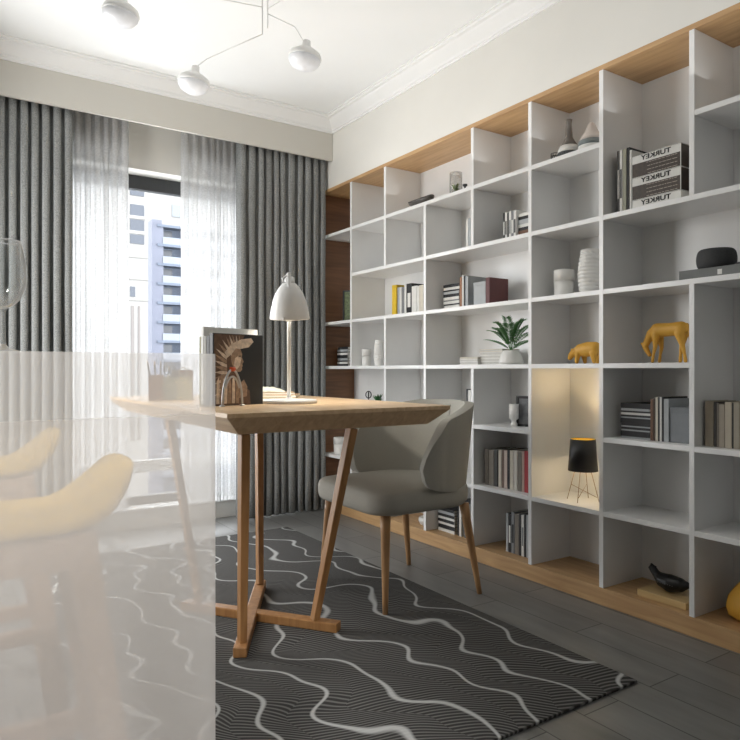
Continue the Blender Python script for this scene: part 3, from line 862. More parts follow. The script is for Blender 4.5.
# ------------------------------------------------------------------ things in the bookcase
ORD = ['first', 'second', 'third', 'fourth', 'fifth', 'sixth', 'seventh', 'eighth', 'ninth', 'tenth', 'eleventh', 'twelfth', 'thirteenth']
def bmat(c): return mat('cover_%d_%d_%d' % c, c, .55, var=.05, scale=40)
def depth_at(px, X): return X * SN + ray_y(px, X) * CS
def height_at(r, px, X, ypx): return CAMZ + (370 - ypx) / F_PX * depth_at(px, X) - top(r)
WHT, CRM, GRY, LGR, BLK, TAU, BRN, BEI = (226, 225, 220), (214, 206, 190), (128, 130, 132), (172, 176, 178), (30, 30, 32), (122, 114, 104), (112, 78, 56), (176, 166, 148)
def book_row(r, X, items, label, group, depth=.15, cat='book'):
    """upright books; items (px left, px right, top px, colour, colour word[, depth]) with the spine toward the room"""
    n = len(items)
    for i, it in enumerate(items):
        p0, p1, yt, col, word = it[:5]; dp = it[5] if len(it) > 5 else depth
        ya = ray_y(p0, X); yb = ray_y(p1, X); h = height_at(r, (p0 + p1) / 2, X, yt)
        th = ya - yb - .0006
        t = thing(cat, '%s %s, %s from left %s' % (word, cat, ORD[i], label), cat, (X, (ya + yb) / 2, top(r)), group=group)
        tt = min(.0018, th * .2)
        MB().box((0, -th/2, 0), (tt, th/2, h)).box((tt, -th/2, 0), (dp, -th/2 + tt, h)).box((tt, th/2 - tt, 0), (dp, th/2, h)).build('cover', bmat(col), t)
        MB().box((tt + .0002, -th/2 + tt + .0001, .002), (dp - .003, th/2 - tt - .0001, h - .002)).build('pages', M_paper, t)
        if len(it) > 6 and it[6]:                     # band or title block on the spine
            MB().box((-.0004, -th * .3, h * .25), (-.0001, th * .3, h * .7)).build('spine_label', bmat(it[6]), t)
def pile(r, X, p0, p1, ylo_top, layers, label, group, depth=.16, jit=.004, seed=1, cat='magazine', groove=0.0):
    """flat pile; layers from the bottom: (share, colour, word)"""
    rnd = random.Random(seed)
    ya = ray_y(p0, X); yb = ray_y(p1, X); H = height_at(r, (p0 + p1) / 2, X, ylo_top)
    tot = sum(l[0] for l in layers); z = top(r); n = len(layers)
    for i, (sh, col, word) in enumerate(layers):
        th = H * sh / tot - .0004 - groove
        w_ = (ya - yb) * (1 - .04 * rnd.random()); k = rnd.uniform(0, jit)
        t = thing(cat, '%s %s, %s from bottom of the %s' % (word, cat, ORD[i], label), cat, (X + k, (ya + yb) / 2, z), group=group)
        tt = min(.0014, th * .22); rec = .0035 if cat == 'book' else 0.0
        if rec: tt = .0030
        MB().box((0, -w_/2, 0), (depth, w_/2, tt)).box((0, -w_/2, th - tt), (depth, w_/2, th)).box((rec, -w_/2 + rec, tt), (rec + tt, w_/2 - rec, th - tt), 1 if rec else 0).build('cover', [bmat(col), bmat((200, 198, 192))], t)
        MB().box((rec + tt + .0002, -w_/2 + .001 + rec, tt + .0001), (depth - .002, w_/2 - .001 - rec, th - tt - .0001)).build('pages', M_paper, t)
        z += th + .0004
    return z
def obj_at(name, label, cat, r, px, X, rotz=0, group=None, z=None):
    return thing(name, label, cat, (X, ray_y(px, X), top(r) if z is None else z), rotz=rotz, group=group)

# -- left end column
t = obj_at('picture_frame', 'thin black picture frame standing at the far left end of the bookcase', 'picture frame', 3, 349.5, 2.42, rotz=.5)
hF = height_at(3, 346, 2.42, 291)
m = MB().box((-.006, -.05, 0), (.006, .05, .01)).box((-.006, -.05, hF - .01), (.006, .05, hF)).box((-.006, -.05, .01), (.006, -.04, hF - .01)).box((-.006, .04, .01), (.006, .05, hF - .01))
m.build('frame', M_black, t); MB().box((-.002, -.0398, .0102), (.002, .0398, hF - .0102)).build('picture', mat('leafy_print', (92, 104, 70), .6, var=.5, scale=60), t)
mg = [(1, BLK, 'black'), (1, WHT, 'white'), (.7, BLK, 'black'), (1, LGR, 'pale grey')]
pile(4, 2.36, 337, 347.5, 347, [(1, BLK, 'black'), (1, WHT, 'white'), (.7, BLK, 'black'), (1, LGR, 'pale grey'), (1.6, BLK, 'thick black'), (1, WHT, 'white'), (.6, BLK, 'thin black'), (1, LGR, 'pale grey'), (1.2, BLK, 'black')],
     'short pile at the far left end', 'magazines piled at the far left end of the bookcase', depth=.12)
def cup_on(r, px, X, wpx, ytop, label, name='lidded_cup'):
    sc = depth_at(px, X) / F_PX; R = wpx * sc / 2; H = height_at(r, px, X, ytop)
    t = obj_at(name, label, 'jar', r, px, X)
    MB().lathe([(0, 0), (R * .90, 0), (R * .93, .002), (R * .95, H * .58), (0, H * .58)], 36).build('body', M_wceram, t)
    MB().lathe([(0, H * .5805), (R, H * .5805), (R, H * .95), (R * .96, H * .99), (0, H)], 36).build('lid', M_wceram, t)
    MB().box((-R * .2, R * .94, H * .50), (R * .2, R * 1.12, H * .85)).build('handle', M_wceram, t, bevel=.001)
def ribbed(r, px, X, wpx, ytop, label, n=11):
    sc = depth_at(px, X) / F_PX; R = wpx * sc / 2; H = height_at(r, px, X, ytop)
    prof = [(0, 0)]
    for i in range(n):
        for q in (0.0, .18, .5, .82):
            f = (i + q) / n
            env = .72 + .28 * math.sin(PI * (f * .86 + .12))
            prof.append((R * env * (1 - (.10 if q == 0 else .02 if q in (.18, .82) else 0)), H * f))
    prof += [(R * .74, H), (R * .66, H), (R * .64, H * .93), (0, H * .93)]
    tag(MB().lathe(prof, 48).build('ribbed_vase', M_wceram, loc=(X, ray_y(px, X), top(r))), label, 'vase')
cup_on(4, 366.5, 2.34, 9.5, 349, 'small white lidded cup beside the ribbed vase, left part of the bookcase')
ribbed(4, 379.5, 2.34, 12, 340, 'tall white ribbed vase standing in the left part of the bookcase', 12)
cup_on(6, 339.5, 2.34, 12, 437, 'white lidded cup low at the left end, seen under the desk edge')
# ornament and plant just above the desk
t = obj_at('knot_ornament', 'small black wire knot ornament standing behind the desk on a shelf', 'ornament', 5, 368.5, 2.36)
Hk = height_at(5, 368, 2.36, 391)
for i, a0 in enumerate((0, 60, 120)):
    A = math.radians(a0)
    MB().tube([(.020 * math.cos(q) * math.cos(A), .020 * math.cos(q) * math.sin(A), Hk - .024 + .022 * math.sin(q)) for q in [2 * PI * k / 20 for k in range(20)]], .0032, 6, closed=True).build('loop', M_black, t)
MB().tube([(0, 0, .004), (0, 0, Hk - .044)], .003, 8).lathe([(0, 0), (.022, 0), (.022, .005), (0, .006)], 20).build('stand', M_black, t)
def leaf_plant(t, n, R, H, z0, seed, m, wid=.012):
    rnd = random.Random(seed)
    for i in range(n):
        a = i * 2.4 + rnd.random() * .5; l = R * rnd.uniform(.6, 1)
        b = MB(); vs = []; fs = []
        for k in range(6):
            q = k / 5; rr = l * q; z = z0 + H * rnd.uniform(.98, 1.02) * (q ** .6) * (.6 + .4 * ((i * 7) % 5) / 4)
            w_ = wid * math.sin(PI * (q * .9 + .08))
            vs += [(rr * math.cos(a) - w_ * math.sin(a), rr * math.sin(a) + w_ * math.cos(a), z), (rr * math.cos(a) + w_ * math.sin(a), rr * math.sin(a) - w_ * math.cos(a), z)]
        for k in range(5): fs.append((2*k, 2*k+1, 2*k+3, 2*k+2))
        o = b.add(vs, fs, 0, True).build('leaf', m, t); solid(o, .0008)
t = obj_at('potted_plant', 'small dark green plant in a dark pot behind the desk on a shelf', 'plant', 5, 378, 2.37)
MB().lathe([(0, 0), (.026, 0), (.034, .05), (.030, .05), (.028, .044), (0, .044)], 24).build('pot', mat('dark_pot', (52, 54, 54), .6), t)
leaf_plant(t, 14, .038, height_at(5, 378, 2.37, 393) - .05, .045, 3, M_leaf, .008)

# -- yellow book row
book_row(3, 2.37, [(392, 396.5, 285, (228, 190, 40), 'yellow'), (397.5, 399.3, 287.5, LGR, 'grey'), (399.5, 401.5, 287, WHT, 'white'), (401.7, 404, 287, GRY, 'mid grey'), (404.3, 406.3, 284, WHT, 'white', .13),
                   (406.5, 411.5, 283.5, BLK, 'black-spined', .13, WHT), (411.7, 416.5, 286, WHT, 'white wide'), (416.8, 419, 286, WHT, 'white slim'), (419.2, 423, 285, CRM, 'cream')],
         'in the row that starts with a yellow book', 'books in the row with the yellow book', depth=.13)
# -- top: leaf-shaped bowl and glass terrarium
t = obj_at('leaf_bowl', 'long dark grey pointed bowl on the top shelf under the oak board', 'bowl', 1, 421, 2.33, rotz=0)
vs = []; fs = []; nb = 24; L_, Wd = .105, .045
for j, (k, z) in enumerate(((.35, 0), (.7, .012), (.92, .030), (1.0, .040), (.95, .039), (.66, .018), (.30, .006))):
    for i in range(nb):
        a = 2 * PI * i / nb; c_, s_ = math.cos(a), math.sin(a)
        vs.append((Wd * k * s_, L_ * k * math.copysign(abs(c_) ** .8, c_), z + (.014 * abs(c_) ** 3 if j in (3, 4) else 0)))
for j in range(6):
    for i in range(nb): fs.append((j*nb+i, j*nb+(i+1) % nb, (j+1)*nb+(i+1) % nb, (j+1)*nb+i))
fs.append(tuple(reversed(range(nb)))); fs.append(tuple(6*nb + i for i in range(nb)))
MB().add(vs, fs, 0, True).build('bowl_body', mat('dark_grey_glaze', (84, 80, 76), .35), t)
t = obj_at('glass_terrarium', 'clear glass cylinder with a tiny green plant on the top shelf', 'terrarium', 1, 456, 2.315)
Ht = height_at(1, 456, 2.315, 173)
MB().lathe([(0, 0), (.034, 0), (.034, Ht), (.0325, Ht), (.0325, .003), (0, .003)], 32).build('glass_cylinder', M_wine, t)
leaf_plant(t, 10, .028, .045, .012, 9, mat('olive_leaf', (110, 130, 84), .5, var=.2), .009)
MB().lathe([(0, .0035), (.028, .0035), (.026, .014), (0, .016)], 20).build('soil', mat('soil', (70, 56, 42), .9, var=.3), t)
t = obj_at('candle_holder', 'small dark candle holder beside the glass terrarium', 'candle holder', 1, 465, 2.285)
MB().lathe([(0, 0), (.012, 0), (.006, .004), (.004, .016), (.012, .020), (.012, .028), (0, .026)], 20).build('holder', M_dark, t)
# -- second row
book_row(2, 2.33, [(466, 468, 219, WHT, 'white'), (468.3, 470.6, 218, LGR, 'pale grey')], 'of the slim pair behind a divider near the top', 'slim pair of books near the top', depth=.14)
book_row(2, 2.345, [(503, 504.8, 213, BLK, 'black', .15, WHT), (505, 507, 212, WHT, 'white', .15, BLK), (507.2, 508.6, 213, BLK, 'black', .15), (508.8, 511, 211, WHT, 'white', .15, GRY), (511.2, 513.4, 211, GRY, 'mid grey', .15, WHT), (513.6, 516, 210, WHT, 'white', .10, BLK)],
         'in the upright group near the top middle', 'upright magazines near the top middle', cat='magazine')
pile(2, 2.36, 517.2, 531, 212.5, [(1, BLK, 'black'), (1.8, BRN, 'brown'), (1, BLK, 'black'), (1, WHT, 'white'), (1.4, LGR, 'pale grey'), (1, BLK, 'black'), (1, WHT, 'white')],
     'pile near the top middle', 'magazines piled near the top middle', depth=.13, seed=4)
# -- third row: pile, books, box, dark red book
BW = [(.8, BLK, 'black'), (1, WHT, 'white'), (.5, BLK, 'thin black'), (1, WHT, 'white'), (.5, GRY, 'thin grey'), (1, WHT, 'white'), (1.1, BLK, 'thick black'), (1, LGR, 'pale grey'), (.5, BLK, 'thin black'), (1, WHT, 'white'), (1.1, BLK, 'thick black')]
pile(3, 2.36, 443, 459, 284, BW, 'pile beside the dark red book', 'magazines piled beside the dark red book', depth=.10, seed=5)
book_row(3, 2.34, [(459.8, 461.8, 277, (150, 104, 72), 'tan'), (462, 463.6, 275, WHT, 'white'), (463.8, 465.2, 276, BLK, 'black'), (465.4, 468, 276, LGR, 'pale grey', .13)],
         'in the group beside the dark red book', 'upright books beside the dark red book', depth=.13)
t = obj_at('storage_box', 'small pale grey storage box left of the dark red book', 'box', 3, 479.5, 2.34)
hb = height_at(3, 479, 2.34, 282); wbx = (ray_y(473.5, 2.34) - ray_y(485.4, 2.34)) / 2
MB().box((0, -wbx, 0), (.10, wbx, hb * .86)).build('body', bmat((176, 180, 182)), t, bevel=.001)
MB().box((-.001, -wbx - .0005, hb * .861), (.101, wbx + .0005, hb)).build('lid', bmat((176, 180, 182)), t, bevel=.001)
book_row(3, 2.335, [(485.8, 489.5, 277.5, (96, 54, 54), 'dark red', .13)], 'of its own, standing right of the pale grey box', None)
# -- fourth row: white books and fern
pile(4, 2.33, 459, 477.5, 357, [(1.2, WHT, 'white'), (1.0, WHT, 'white'), (.8, CRM, 'cream')], 'low white pile left of the fern', 'white books in the low pile beside the fern', depth=.13, cat='book')
pile(4, 2.35, 478.5, 502, 349, [(1, WHT, 'white'), (1, WHT, 'white'), (1, WHT, 'white'), (1.1, WHT, 'white'), (.9, CRM, 'cream')], 'higher white pile next to the fern', 'white books in the higher pile beside the fern', depth=.12, cat='book', seed=6)
t = obj_at('potted_fern', 'green fern in a round white pot on the bookcase', 'plant', 4, 511, 2.335)
MB().lathe([(0, 0), (.050, 0), (.058, .006), (.059, .014), (.050, .040), (.040, .064), (.037, .068), (.033, .066), (.034, .058), (0, .056)], 40).build('pot', M_wceram, t)
rf = random.Random(2)
M_fern = mat('fern_green', (84, 136, 76), .45, var=.25, scale=90)
fr_ = [(90, .115, .060), (98, .070, .11), (60, .050, .13), (110, .095, .10), (-80, .085, .115), (-95, .12, .085), (-70, .05, .14), (180, .07, .10), (150, .06, .13), (-150, .06, .12), (20, .05, .10), (-20, .03, .13), (85, .028, .155), (-92, .11, .05)]
for az, R_, H_ in fr_:
    A = math.radians(az + rf.uniform(-8, 8)); b = MB(); R_ *= 1.22; H_ *= 1.08; d = Vector((math.cos(A), math.sin(A), 0)); nrm = Vector((-d.y, d.x, 0))
    P = [d * (R_ * (q / 12) ** 1.2) + Vector((0, 0, .058 + H_ * (1 - (1 - q / 12) ** 1.7) )) for q in range(13)]
    b.tube(P, [.0016 - .0001 * q for q in range(13)], 5)
    for q in range(3, 13):
        tv = (P[q] - P[q - 1]).normalized()
        for s_ in (-1, 1):
            ln = .041 * math.sin(PI * (q - 1.5) / 12.5) + .006
            dr = (nrm * s_ * .75 + tv * .75 + Vector((0, 0, -.1))).normalized()
            o_ = P[q]; sd_ = dr.cross(Vector((0, 0, 1))).normalized() * .0042
            up_ = Vector((0, 0, .0006))
            b.add([o_, o_ + dr * ln * .45 + sd_, o_ + dr * ln, o_ + dr * ln * .45 - sd_, o_ + dr * ln * .45 + up_ * 4], [(0, 1, 4), (1, 2, 4), (2, 3, 4), (3, 0, 4), (0, 3, 2, 1)])
            o2 = P[q] - tv * .0055
            b.add([o2, o2 + dr * ln * .45 + sd_, o2 + dr * ln * .95, o2 + dr * ln * .45 - sd_, o2 + dr * ln * .45 + up_ * 4], [(0, 1, 4), (1, 2, 4), (2, 3, 4), (3, 0, 4), (0, 3, 2, 1)])
    b.build('frond', M_fern, t)
# -- fifth row
book_row(5, 2.32, [(466.2, 467.8, 389, BLK, 'black'), (468, 470.4, 390, WHT, 'white')], 'of the slim pair behind the chair back', 'slim pair of books behind the chair back', depth=.12)
t = obj_at('white_goblet', 'white footed goblet beside the dark picture frame', 'goblet', 5, 514, 2.35)
Hg = height_at(5, 514, 2.35, 404)
MB().lathe([(0, 0), (.016, 0), (.016, Hg * .12), (.011, Hg * .2), (.011, Hg * .28), (.0215, Hg * .34), (.0225, Hg * .6), (.0225, Hg), (.0205, Hg), (.020, Hg * .4), (0, Hg * .38)], 32).build('cup_body', M_wceram, t)
t = obj_at('picture_frame', 'dark picture frame with a grey print beside the white goblet', 'picture frame', 5, 527, 2.385, rotz=.25)
hF = height_at(5, 525, 2.385, 396); wF = .055
m = MB().box((-.006, -wF, 0), (.006, wF, .012)).box((-.006, -wF, hF - .012), (.006, wF, hF)).box((-.006, -wF, .012), (.006, -wF + .012, hF - .012)).box((-.006, wF - .012, .012), (.006, wF, hF - .012))
m.build('frame', M_black, t); MB().box((-.002, -wF + .0122, .0122), (.002, wF - .0122, hF - .0122)).build('picture', mat('grey_print', (110, 112, 114), .6, var=.4, scale=25), t)
# -- sixth row
book_row(6, 2.31, [(485, 488.4, 449, (104, 96, 86), 'dark taupe'), (488.7, 493.6, 450, (126, 118, 106), 'taupe'), (494, 497.4, 449.5, (58, 56, 50), 'olive black'), (498.4, 501.3, 450, CRM, 'cream'), (501.5, 503.8, 450, (120, 96, 80), 'brown'),
                   (504, 507.2, 450.5, (216, 196, 184), 'pale pink'), (507.5, 509.4, 450, BLK, 'black'), (509.8, 513, 450.5, CRM, 'pale cream'), (513.3, 517.4, 450.5, (210, 204, 194), 'off-white'), (517.9, 521.6, 451, TAU, 'grey taupe'), (521.9, 524.2, 451, (190, 164, 150), 'dusty pink'), (524.4, 528, 451, (176, 56, 60), 'red')],
         'in the long row ended by a red book', 'books in the row ended by a red book', depth=.15)
book_row(7, 2.33, [(506, 508, 513, LGR, 'pale grey', .14), (508.3, 511, 514, BLK, 'black', .14, WHT), (511.3, 514.3, 512, GRY, 'mid grey', .14, BLK), (514.7, 518.8, 514, TAU, 'taupe', .14), (519.1, 521, 514, BLK, 'black', .14), (521.3, 523.8, 515, WHT, 'white', .14, GRY), (524.1, 526, 514, BLK, 'glossy black', .14), (526.3, 528.4, 515, LGR, 'silver grey', .14)],
         'in the bottom group left of the lit cell', 'magazines standing on the oak plinth', cat='magazine')
# -- bottom, behind the chair
t = obj_at('storage_box', 'grey storage box with black lid on the plinth behind the chair', 'box', 7, 468, 2.335)
hb = height_at(7, 467, 2.335, 500)
MB().box((0, -.035, 0), (.13, .035, hb - .018)).build('body', bmat((108, 110, 108)), t, bevel=.001)
MB().box((-.001, -.036, hb - .0178), (.131, .036, hb)).build('lid', M_black, t, bevel=.001)
book_row(7, 2.335, [(457.6, 459, 505, BLK, 'black'), (459.2, 461.2, 505, WHT, 'white')], 'of the slim pair on the plinth behind the chair leg', 'slim pair on the plinth', depth=.12)
pile(7, 2.33, 437.5, 454, 509, [(.9, WHT, 'white'), (1.3, BLK, 'black'), (.8, WHT, 'white'), (.9, BLK, 'black'), (.8, WHT, 'white'), (.9, BLK, 'black'), (.9, LGR, 'pale grey'), (.8, BLK, 'black')],
     'striped pile on the plinth behind the chair', 'magazines in the striped pile on the plinth', depth=.13, seed=9, jit=.008)
tag(MB().lathe([(0, 0), (.020, 0), (.034, .008), (.042, .028), (.040, .048), (.037, .048), (.036, .02), (0, .008)], 32).build('round_bowl', M_wceram, loc=(2.34, ray_y(426, 2.34), top(7))),
    'white round bowl on the plinth seen under the chair seat', 'bowl')
# -- vases on the top shelf
M_v1 = mat('grey_brown_glaze', (112, 106, 100), .5); M_v2 = mat('teal_grey_glaze', (124, 132, 132), .5); M_v3 = mat('blush_glaze', (212, 202, 194), .5); M_lace = mat('lace_pattern', (70, 72, 74), .7, var=.8, scale=260)
t = obj_at('bottle_vase', 'grey and white bottle vase with a thin neck on the top shelf', 'vase', 1, 569, 2.325)
Hv = height_at(1, 569, 2.325, 120)
MB().lathe([(0, 0), (.040, 0), (.047, .008), (.049, .022), (0, .022)], 40).build('patterned_base', M_lace, t)
MB().lathe([(0, .0222), (.049, .0222), (.046, .038), (.038, .052), (0, .052)], 40).build('white_band', M_wceram, t)
MB().lathe([(0, .0522), (.038, .0522), (.026, .070), (.016, .090), (.012, Hv - .02), (.014, Hv), (.010, Hv), (.009, Hv - .02), (0, Hv - .03)], 40).build('neck', M_v1, t)
t = obj_at('round_vase', 'round blush and teal vase beside the bottle vase on the top shelf', 'vase', 1, 591.5, 2.335)
Hv = height_at(1, 591, 2.335, 123)
MB().lathe([(0, 0), (.046, 0), (.054, .010), (.056, .022), (0, .022)], 40).build('white_foot', M_wceram, t)
MB().lathe([(0, .0222), (.056, .0222), (.053, .045), (0, .045)], 40).build('teal_band', M_v2, t)
MB().lathe([(0, .0452), (.0528, .0452), (.043, .062), (.028, .084), (.014, Hv - .006), (.008, Hv), (0, Hv)], 40).build('shoulder', M_v3, t)
t = obj_at('mesh_holder', 'small dark mesh candle holder left of the bottle vase', 'candle holder', 1, 555, 2.30)
m = MB()
for z in (.002, .016, .030): m.tube([(.018 * math.cos(a), .018 * math.sin(a), z) for a in [2 * PI * k / 20 for k in range(20)]], .0014, 5, closed=True)
for k in range(12):
    a = 2 * PI * k / 12; m.tube([(.018 * math.cos(a), .018 * math.sin(a), .002), (.018 * math.cos(a + .5), .018 * math.sin(a + .5), .030)], .0012, 4)
m.build('mesh_wall', M_dark, t)
cup_on(3, 564, 2.36, 20, 270, 'wide white lidded cup beside the big ribbed vase')
ribbed(3, 590.5, 2.37, 25, 250, 'big white ribbed vase against the divider', 12)

# -- golden animals
def beast(name, label, cat, r, px, X, pts, edges, radii, sc=1.0, root=0):
    t = obj_at(name, label, cat, r, px, X)
    blob('body', [(p[0] * sc, p[1] * sc, p[2] * sc) for p in pts], edges, [q * sc for q in radii], M_gold, t)
    return t
horse_p = [(0, -.062, .128), (0, -.015, .126), (0, .035, .126), (0, .060, .112), (0, .080, .085), (0, .090, .066), (0, .082, .048), (0, .070, .030),
           (.017, -.062, .105), (.017, -.054, .062), (.017, -.050, .030), (.017, -.048, .004),
           (-.017, -.066, .105), (-.017, -.078, .062), (-.017, -.086, .030), (-.017, -.090, .004),
           (.015, .036, .100), (.015, .028, .060), (.015, .034, .030), (.015, .038, .004),
           (-.015, .034, .100), (-.015, .036, .060), (-.015, .044, .030), (-.015, .048, .004),
           (0, -.084, .138), (0, -.096, .110), (0, -.098, .080), (.010, .100, .076), (-.010, .100, .076)]
horse_e = [(0,1),(1,2),(2,3),(3,4),(4,5),(5,6),(6,7),(0,8),(8,9),(9,10),(10,11),(0,12),(12,13),(13,14),(14,15),(2,16),(16,17),(17,18),(18,19),(2,20),(20,21),(21,22),(22,23),(0,24),(24,25),(25,26),(5,27),(5,28)]
horse_r = [.027,.026,.028,.021,.014,.012,.010,.008, .018,.009,.006,.007, .018,.009,.006,.007, .015,.008,.0055,.0065, .015,.008,.0055,.0065, .010,.006,.004,.004,.004]
sc_h = height_at(4, 665, 2.36, 322) / .158
beast('horse_figurine', 'ochre yellow horse figurine with its head lowered', 'figurine', 4, 666, 2.37, horse_p, horse_e, horse_r, sc_h, root=1)
calf_p = [(0, -.050, .066), (0, -.010, .064), (0, .030, .062), (0, .052, .058), (0, .072, .050), (0, .088, .036), (0, .096, .024),
          (.020, -.052, .045), (.020, -.050, .004), (-.020, -.056, .045), (-.020, -.062, .004), (.018, .026, .042), (.018, .020, .004), (-.018, .034, .042), (-.018, .040, .004),
          (0, -.078, .066), (0, -.088, .040), (.016, .070, .064), (-.016, .070, .064)]
calf_e = [(0,1),(1,2),(2,3),(3,4),(4,5),(5,6),(0,7),(7,8),(0,9),(9,10),(2,11),(11,12),(2,13),(13,14),(0,15),(15,16),(4,17),(4,18)]
calf_r = [.033,.036,.030,.021,.018,.015,.011, .017,.009,.017,.009,.015,.009,.015,.009, .008,.004,.006,.006]
sc_c = height_at(4, 588, 2.38, 341.5) / .106
beast('calf_figurine', 'ochre yellow squat grazing animal figurine beside the divider', 'figurine', 4, 586, 2.37, calf_p, calf_e, calf_r, sc_c, root=1)

# -- lit cell: tripod lamp
t = obj_at('tripod_lamp', 'small lamp with black drum shade and brass wire legs glowing in its cell', 'lamp', 6, 583, 2.375)
dlm = depth_at(583, 2.375) / F_PX
Z0 = height_at(6, 583, 2.375, 470.5); Z1 = height_at(6, 583, 2.375, 439); RB = 14.6 * dlm; RT = 12.2 * dlm
MB().lathe([(RB, Z0), (RT, Z1), (RT - .0015, Z1), (RB - .0015, Z0)], 48).build('lamp_shade', M_black, t)
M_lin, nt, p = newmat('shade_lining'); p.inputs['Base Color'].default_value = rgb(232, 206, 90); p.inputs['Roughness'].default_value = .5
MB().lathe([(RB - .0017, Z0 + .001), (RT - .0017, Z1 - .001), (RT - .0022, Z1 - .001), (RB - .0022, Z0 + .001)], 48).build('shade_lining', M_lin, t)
M_brass = mat('brass_wire', (150, 116, 70), .35, metal=.8)
ft = []
for k in range(4):
    a = math.radians(20 + 90 * k); ft.append((RB * 1.1 * math.cos(a), RB * 1.1 * math.sin(a), .001))
    MB().tube([(RB * .5 * math.cos(a), RB * .5 * math.sin(a), Z0 + .012), ft[-1]], .0013, 6).build('leg', M_brass, t)
MB().tube([tuple(.5 * Vector(ft[0]) + .5 * Vector((RB * .5 * math.cos(.35), RB * .5 * math.sin(.35), Z0))), tuple(Vector(ft[2]) * .85 + Vector((0, 0, .02)))], .001, 5).build('cross_wire', M_brass, t)
MB().tube([tuple(.5 * Vector(ft[1]) + .5 * Vector((RB * .5 * math.cos(1.92), RB * .5 * math.sin(1.92), Z0))), tuple(Vector(ft[3]) * .85 + Vector((0, 0, .02)))], .001, 5).build('cross_wire', M_brass, t)
M_bulb2, nt, p = newmat('warm_bulb'); p.inputs['Emission Color'].default_value = (1, .72, .38, 1); p.inputs['Emission Strength'].default_value = 12
MB().lathe([(0, .03), (.012, .034), (.016, .040), (.012, .050), (0, .054)], 16, (0, 0, Z0 - .002)).build('bulb', M_bulb2, t)
m = MB()
for k in range(4):
    a = math.radians(20 + 90 * k); m.tube([(0, 0, Z0 + .012), (RB * .5 * math.cos(a), RB * .5 * math.sin(a), Z0 + .012)], .001, 5)
m.build('spider', M_brass, t)
for nm, dz, en in (('tripod_lamp_light', .070, 2.4), ('tripod_lamp_downlight', -.012, .38)):     # the one bulb, shining out of both ends of the shade
    pl = bpy.data.lights.new(nm, 'POINT'); pl.energy = en; pl.color = (1, .76, .45); pl.shadow_soft_size = .012
    po = bpy.data.objects.new(nm, pl); C.objects.link(po); po.location = (2.375, ray_y(583, 2.375), top(6) + Z0 + dz)

# -- tall cell: upright books and the lettered pile
book_row(2, 2.31, [(617, 619.4, 151, (88, 88, 88), 'speckled grey', .15, WHT), (619.6, 622.3, 150, WHT, 'white', .15, BLK), (622.8, 626.2, 149, (164, 164, 146), 'pale green'), (626.5, 629.4, 147.5, BLK, 'black'), (629.6, 631.6, 150, WHT, 'white slim')],
         'in the group left of the lettered pile', 'upright books left of the lettered pile', depth=.16)
M_ink = mat('black_ink', (34, 32, 30), .6); M_dkb = mat('dark_spine', (66, 56, 48), .5, var=.25, scale=80); M_txt = mat('spine_print', (170, 160, 148), .6)
Xl = 2.27
ya, yb = ray_y(632.2, Xl), ray_y(681, Xl); Ht = height_at(2, 656, Xl, 150)
z = top(2)
Lw = ya - yb
for i, (frac, dark, lab) in enumerate(((.15, 0, 'thin white lettered book at the bottom of the lettered pile'), (.425, 1, 'thick lettered book in the middle of the lettered pile, dark picture on its spine'), (.425, 1, 'thick lettered book on top of the lettered pile, dark picture on its spine'))):
    th = Ht * frac - .0004
    t = thing('lettered_book', lab, 'book', (Xl, (ya + yb) / 2, z), group=None)
    wz = Ht * .145
    MB().box((0, -Lw/2, 0), (.17, Lw/2, .0016)).box((0, -Lw/2, th - .0016), (.17, Lw/2, th)).box((0, -Lw/2, .0016), (.0016, Lw/2, th - .0016)).build('cover', bmat(WHT), t, bevel=.0004)
    MB().box((.0018, -Lw/2 + .0005, .0018), (.166, Lw/2 - .001, th - .0018)).build('pages', M_dkb if dark else M_paper, t)
    MB().box((-.0006, -Lw/2 - .0006, th - .0002), (.17, Lw/2, th + .00015)).build('cover_board', M_ink, t)
    if dark:
        MB().box((-.0005, -Lw/2 + .003, .002), (-.0001, Lw/2 - .001, th - wz - .002)).build('spine_picture', M_dkb, t)
        m = MB(); rr = random.Random(i)
        for row in range(4):
            zz_ = .006 + row * (th - wz - .014) / 3
            y_ = -Lw * .43
            while y_ < Lw * .18:
                l_ = rr.uniform(.006, .02); m.box((-.0009, y_, zz_), (-.0006, min(y_ + l_, Lw * .19), zz_ + .0022)); y_ += l_ + .003
        m.build('spine_print', M_txt, t)
    fc = bpy.data.curves.new('title', 'FONT'); fc.body = 'TURKEY'; fc.size = wz * .92; fc.align_x = 'CENTER'; fc.align_y = 'CENTER'; fc.extrude = .0001; fc.offset = .0006
    to = bpy.data.objects.new('title_tmp', fc); C.objects.link(to)
    dg = bpy.context.evaluated_depsgraph_get(); me = bpy.data.meshes.new_from_object(to.evaluated_get(dg)); bpy.data.objects.remove(to)
    for v in me.vertices:                     # the lettering runs mirrored on these spines, as in the photo
        x_, y_ = v.co.x, v.co.y
        v.co = (-.0008, x_ * 1.25 , y_ * .95)
    me.materials.clear(); me.materials.append(M_ink)
    o = bpy.data.objects.new('title', me); C.objects.link(o); o.parent = t; o.location = (0, 0, th - wz / 2 if dark else th / 2)
    z += th + .0006
